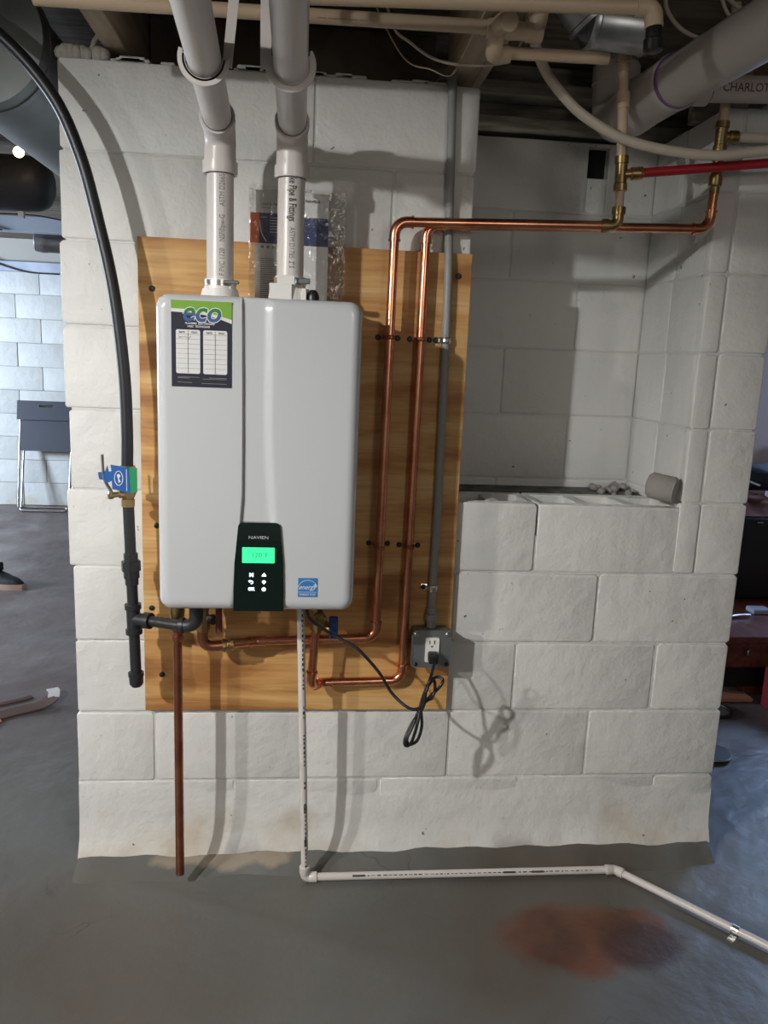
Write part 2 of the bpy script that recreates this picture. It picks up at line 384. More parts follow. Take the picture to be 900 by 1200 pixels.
def run(root, pts, r, m, mf, rb=.03, hub=.016, grow=1.14, bead=1.32, seg=14, names=('tube', 'elbow'), ends=None):
    """pipe run: one straight tube per leg, one elbow with beaded sockets per corner"""
    P = [Vector(p) for p in pts]; cut = [0]*len(P)
    for i in range(1, len(P)-1):
        arc, d = fillet(P[i-1], P[i], P[i+1], rb); cut[i] = d
        u = (P[i-1]-P[i]).normalized(); v = (P[i+1]-P[i]).normalized()
        path = [arc[0]+u*hub, arc[0]+u*hub*.72, arc[0]+u*hub*.70, arc[0]+u*hub*.35, arc[0]+u*hub*.33] + arc + [arc[-1]+v*hub*.33, arc[-1]+v*hub*.35, arc[-1]+v*hub*.70, arc[-1]+v*hub*.72, arc[-1]+v*hub]
        g = r*grow; rad = [r*bead, r*bead, g, g, g*1.0] + [g]*len(arc) + [g*1.0, g, g, r*bead, r*bead]
        obj(names[1], sweep(bmesh.new(), path, rad, seg), mf, root, smooth=50)
    for i in range(len(P)-1):
        d = (P[i+1]-P[i]).normalized()
        a = P[i]+d*(cut[i]+hub*.5 if cut[i] else 0); b = P[i+1]-d*(cut[i+1]+hub*.5 if cut[i+1] else 0)
        obj(names[0], rod(a, b, r, seg), m, root, smooth=50)

# ------------------------------------------------------------------ masonry
def block_bm(O, U, V, N, u0, u1, v0, v1, th, lip=.0028, ch=.006, jit=.0018):
    """one block: chamfered corners, pillowed face, joints are the gaps between blocks"""
    O, U, V, N = map(Vector, (O, U, V, N)); bm = bmesh.new(); J = lambda: random.uniform(-jit, jit)
    u0 += J(); u1 += J(); v0 += J(); v1 += J(); pr = J()*.8
    ch = min(ch*random.uniform(.5, 1.3), (u1-u0)*.3, (v1-v0)*.3)
    def ring(ins, dep):
        a, b, c, d = u0+ins, u1-ins, v0+ins, v1-ins; k = ch
        return [bm.verts.new(O+U*x+V*y+N*dep) for x, y in ((a+k, c), (b-k, c), (b, c+k), (b, d-k), (b-k, d), (a+k, d), (a, d-k), (a, c+k))]
    rs = [ring(0, -th), ring(0, pr-lip*1.1), ring(lip*.45, pr-lip*.3), ring(lip*1.3, pr)]
    for a, b in zip(rs, rs[1:]):
        for k in range(8): bm.faces.new((a[k], a[(k+1) % 8], b[(k+1) % 8], b[k]))
    bm.faces.new(rs[-1]); return bm

def minus(r, h):
    """rectangle r less rectangle h"""
    a0, a1, b0, b1 = r; c0, c1, d0, d1 = h
    if c1 <= a0 or c0 >= a1 or d1 <= b0 or d0 >= b1: return [r]
    out = []
    if c0 > a0: out.append((a0, c0, b0, b1))
    if c1 < a1: out.append((c1, a1, b0, b1))
    m0, m1 = max(a0, c0), min(a1, c1)
    if d0 > b0: out.append((m0, m1, b0, d0))
    if d1 < b1: out.append((m0, m1, d1, b1))
    return [q for q in out if q[1]-q[0] > .02 and q[3]-q[2] > .02]

GAP = .0048
def lay(parent, O, U, V, N, u0, u1, rows, m, th=.05, hole=None, ends=(None, None), jit=.0018):
    """rows = [(v0, v1, one known head joint)]"""
    for v0, v1, j in rows:
        js = list(j) if isinstance(j, tuple) else []; x = j if not js else 99
        while x > u0+.03 and not isinstance(j, tuple): x -= .4064
        x += .4064 if x <= u0+.03 else 0
        while x < u1-.03 and not isinstance(j, tuple): js.append(x); x += .4064
        e = [u0] + js + [u1]
        for i in range(len(e)-1):
            a = e[i] + (GAP/2 if i else 0); b = e[i+1] - (GAP/2 if i < len(e)-2 else 0)
            for q in (minus((a, b, v0+GAP/2, v1-GAP/2), hole) if hole else [(a, b, v0+GAP/2, v1-GAP/2)]):
                t = th
                if i == 0 and ends[0]: t = ends[0]; q = (q[0]+random.uniform(-.007, .004), *q[1:])
                if i == len(e)-2 and ends[1]: t = ends[1]
                obj('block', block_bm(O, U, V, N, *q, t, jit=jit), m, parent, smooth=40)

def zc(k): return Z0 + k*B
NX0, NX1, ND = 1.000, 1.632, .40         # niche: left edge, right edge, depth
W = 1.817; D = .62

def struct(name, bm, m, parent=None, smooth=None):
    o = obj(name, bm, m, parent, smooth=smooth)
    if parent is None: o['kind'] = 'structure'
    return o

floor = struct('floor', box(bmesh.new(), -4.5, 4.6, -4.6, 5.6, FZ-.1, FZ), M['floor'])

# chimney wall: mortar core, every block a child
bm = bmesh.new(); e = .0028
box(bm, .010, NX0-.004, e, D, FZ, TOP-.004)
box(bm, NX0-.004, W-.010, e, .03, FZ, zc(5)-.10)
box(bm, NX0-.004, W-.010, .03, D, FZ, zc(5)-.06)
box(bm, NX1+.0028, W-.010, e, D, zc(5)-.10, TOP-.004)
hx0, hx1, hz0, hz1 = 1.418, 1.482, 1.945, 2.034
for q in ((NX0-.004, hx0, zc(5)-.06, TOP-.004), (hx1, NX1+.005, zc(5)-.06, TOP-.004), (hx0, hx1, zc(5)-.06, hz0), (hx0, hx1, hz1, TOP-.004)):
    box(bm, q[0], q[1], ND+.0028, D, q[2], q[3])
wall = struct('wall_front', bm, M['mortar'])
X, Y, Z = (1, 0, 0), (0, 1, 0), (0, 0, 1)
jL = {1: .41, 2: 1.016, 3: 1.194, 4: .598, 5: .412, 6: .60, 7: .40, 8: (.60,), 9: .39, 10: (.603,)}
jR = {1: 1.23, 2: 1.423, 3: 1.194, 4: 1.412, 5: 1.225}
lay(wall, (0, 0, 0), X, Z, (0, -1, 0), 0, W, [(FZ if k == 1 else zc(k-1), zc(k), jR[k] if k != 4 else 1.412) for k in range(1, 5)], M['block'], ends=(.19, .19))
lay(wall, (0, 0, 0), X, Z, (0, -1, 0), 0, NX0, [(zc(k-1), zc(k), jL[k]) for k in range(5, 11)], M['block'], ends=(.19, None))
lay(wall, (0, 0, 0), X, Z, (0, -1, 0), NX1, W, [(zc(k-1), zc(k), 9.) for k in range(5, 11)], M['block'], th=.03, ends=(.03, .19))
# niche back and right return
lay(wall, (0, ND, 0), X, Z, (0, -1, 0), NX0, NX1, [(zc(k-1) if k > 5 else zc(4)+.10, zc(k), 1.0+(.2 if k % 2 else .42)) for k in range(5, 11)], M['block'], th=.03, hole=(hx0, hx1, hz0, hz1), jit=.0012)
lay(wall, (NX1, 0, 0), Y, Z, (-1, 0, 0), .034, ND, [(zc(k-1) if k > 5 else zc(4)+.10, zc(k), .2 if k % 2 else .21) for k in range(5, 11)], M['block'], th=.03, jit=.0012)
obj('vent_hole', box(bmesh.new(), hx0, hx1, ND+.035, D-.005, hz0, hz1), M['dark'], wall)  # near-black box stands for the shade deep in the hole
# ledge: hollow core blocks with open tops
def hollow(x0, x1, cores):
    bm = bmesh.new(); z0, z1 = zc(4)+GAP/2, zc(5)-.013
    t = block_bm((0, 0, 0), X, Z, (0, -1, 0), x0+GAP/2, x1-GAP/2, z0, z1, .036); merge(bm, t)
    a, b = x0+GAP/2, x1-GAP/2
    box(bm, a, b, .158, .192, z0, z1, .003)
    n = cores; wdt = (b-a)/n
    for i in range(n+1):
        c = a+wdt*i; c0, c1 = max(a, c-.017), min(b, c+.017); box(bm, c0, c1, .03, .162, z0, z1-.001, .003)
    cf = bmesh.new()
    for i in range(n):       # cores choked part way with mortar, coloured dark to stand for shade
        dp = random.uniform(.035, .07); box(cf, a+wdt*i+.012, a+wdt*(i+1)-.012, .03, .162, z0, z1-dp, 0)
    obj('ledge_block', bm, M['block'], wall, smooth=40); obj('core_fill', cf, M['dirt_shade'], wall)
obj('ledge_rubble', box(bmesh.new(), NX0, NX1-.002, .194, ND, zc(5)-.075, zc(5)-.024), M['dirt_shade'], wall)  # dirt tone also holds the shade behind the ledge
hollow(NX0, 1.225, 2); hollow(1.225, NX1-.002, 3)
# parged foot that flares out on to the floor
bm = bmesh.new(); fb = bmesh.new(); nseg = 60; rows = []; fr = []
for i in range(nseg+1):
    x = -.004 + (W+.006)*i/nseg; h = .175+.02*math.sin(x*5.3+1)+.008*math.sin(x*31); q = .006*math.sin(x*9.1)+.004*math.sin(x*23+1)
    c = .008+.010*x/W + .003*math.sin(x*14)+.003*math.sin(x*41); f = .032+q*.6
    rows.append([bm.verts.new(p) for p in ((x, .006, h+.05), (x, -.0010, h), (x, -.0045, h*.55), (x, -.012-.002*math.sin(x*17), .052), (x, -f, c-.004), (x, -.004, c-.03))])
    x2 = -.002 + (W-.006)*i/nseg
    fr.append([fb.verts.new(p) for p in ((x2, .02, c+.0015), (x2, -f-.004+.003*math.sin(x*57), c-.001), (x2, -f-.026, c-.010), (x2, -.10-q*2, FZ-.002), (x2, .02, FZ-.006))])
for rr_, b_m, n_ in ((rows, bm, 5), (fr, fb, 4)):
    for a, b in zip(rr_, rr_[1:]):
        for k in range(n_): b_m.faces.new((a[k], a[k+1], b[k+1], b[k]))
    b_m.faces.new(rr_[0]); b_m.faces.new(rr_[-1][::-1])
obj('parging', bm, M['block'], wall, smooth=60)
obj('floor_fillet', fb, M['floor'], floor, smooth=60)
# loose mortar on the wall head
bm = bmesh.new()
for i in range(26):
    x = .02+random.random()*.86; box(bm, x, x+random.uniform(.03, .09), .005, .10, TOP-.003, TOP+random.uniform(.002, .012), .003)
obj('mortar_bed', bm, M['mortar'], wall, kind='stuff')

# ceiling: subfloor, joists, sill boards as children
ceil = struct('ceiling', box(bmesh.new(), -4.5, 4.6, -4.6, 5.6, 2.262, 2.36), M['subfloor'])
for i in range(-8, 10):
    x = .132 + .4145*i
    if i in (-1, 3): continue
    y1 = 5.4 if x > 0 else -.25
    obj('joist', box(bmesh.new(), x-.024 if i != 2 else .932, x+.024 if i != 2 else .992, -4.5, y1 if i != 2 else .10, 2.074, 2.262, .002), M['joist'], ceil)
obj('joist', box(bmesh.new(), .994, 1.018, -1.2, .14, 2.076, 2.262, .002), M['joist'], ceil)
obj('sill_board', box(bmesh.new(), NX0-.06, W, ND+.005, ND+.16, TOP+.012, 2.105, .003), M['oldwood'], ceil)
obj('rim_board', box(bmesh.new(), NX0-.06, W, ND+.06, ND+.10, 2.107, 2.262, .003), M['oldwood'], ceil)
obj('sill_board', box(bmesh.new(), NX0-.05, W, ND-.03, ND+.05, 2.150, 2.19, .003), M['oldwood'], ceil)
obj('blocking_board', box(bmesh.new(), .16, .93, .30, .34, 2.052, 2.262, .002), M['subfloor'], ceil)
obj('wall_plate', box(bmesh.new(), W-.2, 4.4, .15, .19, 2.05, 2.262, .002), M['oldwood'], ceil)

# outer walls
wb = struct('wall_back', box(bmesh.new(), -4.5, 4.6, 5.22, 5.6, FZ, 2.262), M['plainwall'])
lay(wb, (0, 5.21, 0), X, Z, (0, -1, 0), -2.75, -1.05, [(FZ + B*k, FZ+B*(k+1), -1.9 + (.2032 if k % 2 else 0)) for k in range(10)], M['blockblue'], th=.03)
obj('sill_plate', box(bmesh.new(), -2.9, -.9, 5.14, 5.219, 1.99, 2.07, .003), M['bluepaint'], wb)
struct('wall_left', box(bmesh.new(), -4.7, -4.5, -4.6, 5.6, FZ, 2.262), M['plainwall'])
struct('wall_right', box(bmesh.new(), 4.6, 4.8, -4.6, 5.6, FZ, 2.262), M['pinkwall'])
struct('wall_rear', box(bmesh.new(), -4.5, 4.6, -4.8, -4.6, FZ, 2.262), M['plainwall'])
struct('wall_side', box(bmesh.new(), 2.9, 4.6, 2.2, 2.32, FZ, 2.262), M['pinkwall'])

def window(name, cx, cy_, cz_, w_, h_, axis):
    bm = bmesh.new(); t = .05
    for a0, a1, b0, b1 in ((-w_/2-t, w_/2+t, -h_/2-t, -h_/2), (-w_/2-t, w_/2+t, h_/2, h_/2+t), (-w_/2-t, -w_/2, -h_/2, h_/2), (w_/2, w_/2+t, -h_/2, h_/2)):
        if axis == 'x': box(bm, cx+a0, cx+a1, cy_-.03, cy_+.03, cz_+b0, cz_+b1, .004)
        else: box(bm, cx-.03, cx+.03, cy_+a0, cy_+a1, cz_+b0, cz_+b1, .004)
    struct(name, bm, M['white'])
window('window_1', 3.95, 2.165, 1.45, .8, .7, 'x'); window('window_2', -4.465, 2.4, 1.5, .9, .7, 'y')

# ------------------------------------------------------------------ plywood panel
PF = -.0195
ply = thing('plywood_panel', 'tan plywood sheet fixed to the white block wall behind the water heater', 'panel', (.592, -.01, .435))
PX0, PX1, PZ0, PZ1 = .182, 1.0017, .435, 1.6542
obj('sheet', box(bmesh.new(), PX0, PX1, PF, -.0045, PZ0, PZ1, .001), M['ply'], ply)
for x, z in ((.215, 1.534), (.227, .538), (.219, .944), (.203, .723), (.968, 1.60), (.955, .47)):
    obj('screw', prof((x, PF+.004, z), (x, PF-.0035, z), [(0, .003), (.5, .0075), (.85, .0075), (1, .004)], 8), M['screw'], ply)

# ------------------------------------------------------------------ water heater
HX0, HX1, HZ0, HZ1 = .2733, .7133, .811, 1.5063
HC = -.3125
wh = thing('water_heater', 'white wall-hung tankless water heater with a green lit display', 'water heater', (.4933, -.17, HZ0))
obj('casing', poly(bmesh.new(), [(a, -.288, b) for a, b in rrect(HX0+.002, HX1-.002, HZ0+.002, HZ1-.002, .028, 6)], (0, 1, 0), .25), M['shell'], wh, smooth=40)
def seams(z):
    # left and right edges of the shallow channel down the front
    t = (HZ1-z)/(HZ1-HZ0)
    l = .4565 + .003*math.sin(t*math.pi) - max(0, t-.62)*.042; r = .519 + max(0, t-.35)**1.5*.065
    return l, r
def front_y(x, z):
    l, r = seams(z); s = lambda a: min(1, max(0, a)); sm = lambda a: a*a*(3-2*a)
    return .0075*(sm(s((x-l+.002)/.004))*(1-sm(s((x-(r-.016))/.019)))) * 1.0
def cover_bm():
    bm = bmesh.new(); R = .03
    ed = [0, .0015, .004, .008, .013, .019, .025, .03]
    xs = sorted(set([HX0+d for d in ed] + [HX1-d for d in ed] + [HX0+.03+i*(HX1-HX0-.06)/60 for i in range(61)] + [.447+.001*i for i in range(16)]))
    zs = sorted(set([HZ0+d for d in ed] + [HZ1-d for d in ed] + [HZ0+.03+i*(HZ1-HZ0-.06)/40 for i in range(41)]))
    g = []
    for z in zs:
        row = []
        for x in xs:
            a = max(0, (HX0+R-x)/R, (x-HX1+R)/R); b = max(0, (HZ0+R-z)/R, (z-HZ1+R)/R)
            px, pz = x, z
            if a > 0 and b > 0:
                a2 = a*math.sqrt(1-b*b/2); b2 = b*math.sqrt(1-a*a/2)
                px = HX0+R-a2*R if x < .49 else HX1-R+a2*R; pz = HZ0+R-b2*R if z < 1.1 else HZ1-R+b2*R
                d = R*(1-math.hypot(a2, b2))
            else: d = R*(1-max(a, b))
            re = .024; yy = HC + (re-math.sqrt(max(0, re*re-(re-d)**2)) if d < re else 0) + front_y(px, pz)*(1 if d > .01 else d/.01)
            row.append(bm.verts.new((px, yy, pz)))
        g.append(row)
    for i in range(len(zs)-1):
        for j in range(len(xs)-1):
            try: bm.faces.new((g[i][j], g[i][j+1], g[i+1][j+1], g[i+1][j]))
            except ValueError: pass
    ring = [g[0][j] for j in range(len(xs))] + [g[i][-1] for i in range(1, len(zs))] + [g[-1][j] for j in range(len(xs)-2, -1, -1)] + [g[i][0] for i in range(len(zs)-2, 0, -1)]
    back = [bm.verts.new((v.co.x, -.262, v.co.z)) for v in ring]
    for k in range(len(ring)): bm.faces.new((ring[k], ring[(k+1) % len(ring)], back[(k+1) % len(ring)], back[k]))
    return bm
obj('front_cover', cover_bm(), M['enamel'], wh, smooth=70)
# control panel: tapered black window with rounded shoulders
cpx = []
for k in range(7): a = math.radians(90-90*k/6); cpx.append((.5325+.0115*math.cos(a), 1.0075+.0115*math.sin(a)))
cpx += [(.5515, .925), (.5535, .86), (.5535, .8135)]
cpx += [(.4405, .8135), (.4405, .86), (.4425, .925)]
for k in range(7): a = math.radians(180-90*k/6); cpx.append((.4615+.0115*math.cos(a), 1.0075+.0115*math.sin(a)))
panel = obj('control_panel', poly(bmesh.new(), [(a, HC-.0042, b) for a, b in cpx], (0, 1, 0), .02), M['blackgloss'], wh, label='black control window with green display and six lit buttons')
PY = HC-.0046
obj('display', plate(.4595, .5318, .9265, .9625, PY-.0004, .0006, .002), M['lcd'], panel, label='green lit display')
obj('reading', text_bm('120°F', .0165, flatmap(.4985, PY-.0008, .9445)), M['lcdink'], panel, label='temperature reading on display')
obj('brand_lettering', text_bm('NAVIEN', .0098, flatmap(.4955, PY-.0003, .985), sx=1.28), M['silver'], panel, label='silver lettering')
bx = (.4805, .5085); bz = (.8985, .882, .8655)
obj('button_icon', text_bm('M', .0125, flatmap(bx[0], PY-.0003, bz[0]), bold=.0005), M['icon'], panel)
obj('button_icon', text_bm('OK', .0095, flatmap(bx[0], PY-.0003, bz[2]), bold=.0005), M['icon'], panel)
bm = bmesh.new(); sweep(bm, [(bx[0]+.0035*math.cos(a), PY-.0003, bz[1]-.0005+.003*math.sin(a)) for a in [math.radians(-110+20*k) for k in range(11)]] + [(bx[0]-.004, PY-.0003, bz[1]+.002)], .0009, 6)
poly(bm, [(bx[0]-.007, PY-.0004, bz[1]+.002), (bx[0]-.0025, PY-.0004, bz[1]+.0055), (bx[0]-.0025, PY-.0004, bz[1]-.0015)], (0, 1, 0), .0004); obj('button_icon', bm, M['icon'], panel)
bm = bmesh.new(); poly(bm, [(bx[1]-.005, PY-.0004, bz[0]-.003), (bx[1]+.005, PY-.0004, bz[0]-.003), (bx[1]+.004, PY-.0004, bz[0]+.001), (bx[1]+.0005, PY-.0004, bz[0]+.005), (bx[1]-.004, PY-.0004, bz[0]+.0005)], (0, 1, 0), .0004); obj('button_icon', bm, M['icon'], panel)
bm = bmesh.new(); poly(bm, [(bx[1]+.0045*math.cos(a)*(1 if math.sin(a) > -.3 else .5), PY-.0004, bz[1]+.0045*math.sin(a)) for a in [math.radians(30*k) for k in range(12)]], (0, 1, 0), .0004); obj('button_icon', bm, M['icon'], panel)
bm = bmesh.new(); sweep(bm, [(bx[1]+.0036*math.cos(a), PY-.0003, bz[2]+.0036*math.sin(a)) for a in [math.radians(120+30*k) for k in range(11)]], .0011, 6); box(bm, bx[1]-.0008, bx[1]+.0008, PY-.0006, PY-.0001, bz[2], bz[2]+.005); obj('button_icon', bm, M['icon'], panel)

# service sticker on the left of the cover
SX0, SX1, SZ0, SZ1 = .3085, .4345, 1.3130, 1.4925
st = obj('service_sticker', plate(SX0, SX1, SZ0, SZ1, HC-.0012, .0009), M['navy'], wh, label='navy and green service sticker with date columns')
sw, sh = SX1-SX0, SZ1-SZ0; S1, S2, S3 = HC-.0016, HC-.0020, HC-.0024
P2 = lambda u, v, y: (SX0+u*sw, y, SZ1-v*sh)
obj('white_swoosh', poly(bmesh.new(), [P2(0, 0, S1), P2(1, 0, S1), P2(1, .25, S1), P2(.78, .195, S1), P2(.55, .16, S1), P2(.25, .14, S1), P2(0, .135, S1)], (0, 1, 0), .0003), M['paper'], st)
obj('green_band', poly(bmesh.new(), [P2(0, 0, S2), P2(1, 0, S2), P2(1, .205, S2), P2(.8, .165, S2), P2(.55, .12, S2), P2(.25, .10, S2), P2(0, .095, S2)], (0, 1, 0), .0003), M['green'], st)
ex, ez = SX0+sw*.49, SZ1-sh*.137
obj('logo_outline', text_bm('eco', .0575, flatmap(ex, S3, ez), shear=.22, bold=.0030, sx=.96), M['paper'], st)
lw = text_bm('eco', .0575, flatmap(ex, S3-.0003, ez), shear=.22, bold=.0013, sx=.96)
zmid = ez-.002
geom = lw.verts[:]+lw.edges[:]+lw.faces[:]
up_ = lw.copy(); bmesh.ops.bisect_plane(up_, geom=up_.verts[:]+up_.edges[:]+up_.faces[:], plane_co=(0, 0, zmid), plane_no=(0, 0, 1), clear_inner=True)
bmesh.ops.bisect_plane(lw, geom=geom, plane_co=(0, 0, zmid), plane_no=(0, 0, 1), clear_outer=True)
obj('logo_letters', up_, M['dgreen'], st); obj('logo_letters', lw, M['lblue'], st)
obj('lettering', text_bm('PLUMBERS  ELECTRICIANS', .0056, flatmap(SX0+sw*.47, S3, SZ1-sh*.262), shear=.2, bold=.00015, sx=.94), M['paper'], st)
obj('lettering', text_bm('HVAC  TECHNICIANS', .0056, flatmap(SX0+sw*.45, S3, SZ1-sh*.297), shear=.2, bold=.00015, sx=.86), M['paper'], st)
for k, (u0, u1) in enumerate(((.075, .475), (.525, .925))):
    x0, x1 = SX0+u0*sw, SX0+u1*sw; z0, z1 = SZ1-.845*sh, SZ1-.335*sh
    card = obj('date_table', plate(x0, x1, z0, z1, S1, .0003, .004), M['paper'], st)
for k, (u0, u1) in enumerate(((.075, .475), (.525, .925))):
    x0, x1 = SX0+u0*sw, SX0+u1*sw; z0, z1 = SZ1-.845*sh, SZ1-.335*sh; bm = bmesh.new()
    box(bm, (x0+x1)/2-.0003, (x0+x1)/2+.0003, S2-.0002, S2, z0+.001, z1-.002)
    for i in range(1, 9): zz = z1 - (z1-z0)*(i/9.0)*1.0 + .001; box(bm, x0+.001, x1-.001, S2-.0002, S2, zz-.0002, zz+.0002)
    obj('ruled_line', bm, M['ink'], st, kind='stuff')
    obj('lettering', text_bm('DATE', .0050, flatmap(x0+(x1-x0)*.25, S2-.0003, z1-.0055), bold=.0001), M['ink'], st)
    obj('lettering', text_bm('TECH', .0050, flatmap(x0+(x1-x0)*.75, S2-.0003, z1-.0055), bold=.0001), M['ink'], st)
bm = bmesh.new(); x0 = SX0+.11*sw; zz = SZ1-.335*sh-.0155
sweep(bm, [(x0+.0035*i*.6, S2-.0003, zz+.0028*math.sin(i*2.1)*(1 if i % 5 else .2)) for i in range(14)], .00025, 4); obj('handwritten_entry', bm, M['paleink'], st)
bm = bmesh.new()
for u, v, l in ((.10, .885, .36), (.10, .897, .2), (.62, .888, .3), (.52, .902, .4), (.10, .945, .07), (.18, .948, .16), (.5, .955, .42)): box(bm, SX0+u*sw, SX0+(u+l)*sw, S1-.0002, S1, SZ1-v*sh-.0007, SZ1-v*sh+.0004)
obj('fine_print', bm, M['paleink'], st, kind='stuff')

# energy label
EX0, EX1, EZ0, EZ1 = .5855, .6295, .8475, .8920
en = obj('energy_label', plate(EX0, EX1, EZ0, EZ1, HC-.0012, .0009), M['eblue'], wh, label='blue square energy label with a white arc and star')
bm = bmesh.new(); sweep(bm, [(.6075+.0215*math.cos(a), HC-.0016, .868+.019*math.sin(a)) for a in [math.radians(10+16*k) for k in range(11)]], .0006, 5); obj('arc', bm, M['paper'], en)
obj('script', text_bm('energy', .0155, flatmap(.6055, HC-.0017, .8705), shear=.45, bold=.0001, sx=.92), M['paper'], en)
bm = bmesh.new(); poly(bm, [(.6245+(.0048 if k % 2 == 0 else .0022)*math.sin(k*math.pi/5), HC-.0017, .8745+(.0048 if k % 2 == 0 else .0022)*math.cos(k*math.pi/5)) for k in range(10)], (0, 1, 0), .0003); obj('star', bm, M['paper'], en)
bm = bmesh.new(); box(bm, EX0+.001, EX1-.001, HC-.0016, HC-.0012, .8585, .8592); obj('rule', bm, M['paper'], en)
obj('lettering', text_bm('ENERGY STAR', .0062, flatmap(.6075, HC-.0017, .8532), bold=.00008, sx=.92), M['paper'], en)

# fittings on the heater top: two vent collars with clamps, bracket screw, black plug
def collar(x, y, wid, tall):
    bm = bmesh.new(); z = HZ1-.003
    t = prof((x, y, z), (x, y, z+tall), [(0, .046*wid), (.55, .040*wid), (.56, .036), (1, .0345)], 20); merge(bm, t)
    for k in range(4): a = math.radians(45+90*k); box(bm, x+.03*math.cos(a)-.006, x+.03*math.cos(a)+.006, y+.03*math.sin(a)-.006, y+.03*math.sin(a)+.006, z, z+tall*.78, .001)
    c = obj('vent_collar', bm, M['white'], wh, smooth=40)
    k = obj('hose_clamp', prof((x, y, z+tall*.68), (x, y, z+tall*.95), [(0, .0352), (.02, .0366), (.98, .0366), (1, .0352)], 20), M['steel'], c, smooth=40)
    return c
VLX, VRX, VY = .3945, .552, -.170
c = collar(VLX, VY, 1.0, .046); obj('clamp_screw', box(bmesh.new(), VLX+.012, VLX+.046, VY-.046, VY-.034, 1.538, 1.546, .002), M['boxgrey'], c)
c = collar(VRX, VY, 1.12, .060)
bm = bmesh.new(); box(bm, VRX-.044, VRX+.006, VY-.052, VY-.036, HZ1-.004, HZ1+.038, .001); box(bm, VRX-.028, VRX+.012, VY-.046, VY-.036, HZ1+.036, HZ1+.056, .001); obj('collar_bracket', bm, M['white'], c)
obj('clamp_screw', box(bmesh.new(), VRX+.020, VRX+.046, VY-.046, VY-.034, 1.546, 1.558, .002), M['boxgrey'], c)
obj('bracket_screw', prof((.345, -.06, HZ1-.004), (.345, -.06, HZ1+.022), [(0, .012), (.3, .012), (.32, .005), (1, .005)], 10), M['steel'], wh)
bm = bmesh.new(); merge(bm, prof((.605, -.20, HZ1-.004), (.605, -.20, HZ1+.028), [(0, .014), (.6, .014), (.8, .012), (1, .006)], 12)); obj('air_plug', bm, M['rubber'], wh, smooth=40, label='black plug')
obj('plug_bracket', box(bmesh.new(), .580, .590, -.215, -.19, HZ1-.004, HZ1+.03, .001), M['white'], wh)

# ------------------------------------------------------------------ vent pipes
def vent(x, xe, txt, down, label):
    v = thing('vent_pipe', label, 'pipe', (x, VY, HZ1+.045), 'white vent pipes on the heater')
    zh = 1.868
    up_to = zh-.05
    obj('riser', rod((x, VY, HZ1+.030), (x, VY, 1.80), .0302, 24), M['pvc'], v, smooth=50)
    far = Vector((xe, -2.6, zh+.13)); cpt = Vector((x, VY, zh)); d = (far-cpt).normalized()
    arc, cut = fillet((x, VY, 1.5), cpt, far, .046, 8)
    zb = arc[0].z; hubl = zb-1.774
    path = [Vector((x, VY, 1.774)), Vector((x, VY, 1.779)), Vector((x, VY, 1.80)), Vector((x, VY, 1.8005))] + arc + [arc[-1]+d*.018, arc[-1]+d*.0182, arc[-1]+d*.038, arc[-1]+d*.042]
    rr = [.0375, .0385, .0385, .0350] + [.0345]*len(arc) + [.0350, .0372, .0372, .036]
    obj('elbow', sweep(bmesh.new(), path, rr, 24), M['pvc'], v, smooth=35)
    obj('horizontal_run', rod(arc[-1]+d*.01, far, .0302, 24), M['pvc'], v, smooth=50)
    ring = arc[-1]+d*.0425
    obj('cement_line', sweep(bmesh.new(), [ring, ring+d*.0018], .0312, 24), M['ink'], v)
    obj('cement_line', sweep(bmesh.new(), [(x, VY, 1.7725), (x, VY, 1.774)], .0312, 24), M['ink'], v)
    s = Vector((.25 if not down else .1, -1, 0))
    for t, size, z, bold in txt:
        obj('pipe_print', text_bm(t, size, pipemap((x, VY, z), (0, 0, -1) if down else (0, 0, 1), s, .0302, 1), align='LEFT', wrap=True, bold=bold, sx=.56 if bold else .74), M['ink'] if bold else M['paleink'], v)
    return v
vent(VLX, .468, [('F PVC 1120    NSF®pw-G     ASTM D2665', .0165, 1.556, 0)], False, 'white vent pipe rising from the left collar of the heater')
vent(VRX, .576, [('ke Pipe & Fittings', .0235, 1.772, .0004), ('ASTM D1785', .0165, 1.668, 0), ('2" S', .0165, 1.595, .0001)], True, 'white vent pipe rising from the right collar, in front of the manuals')

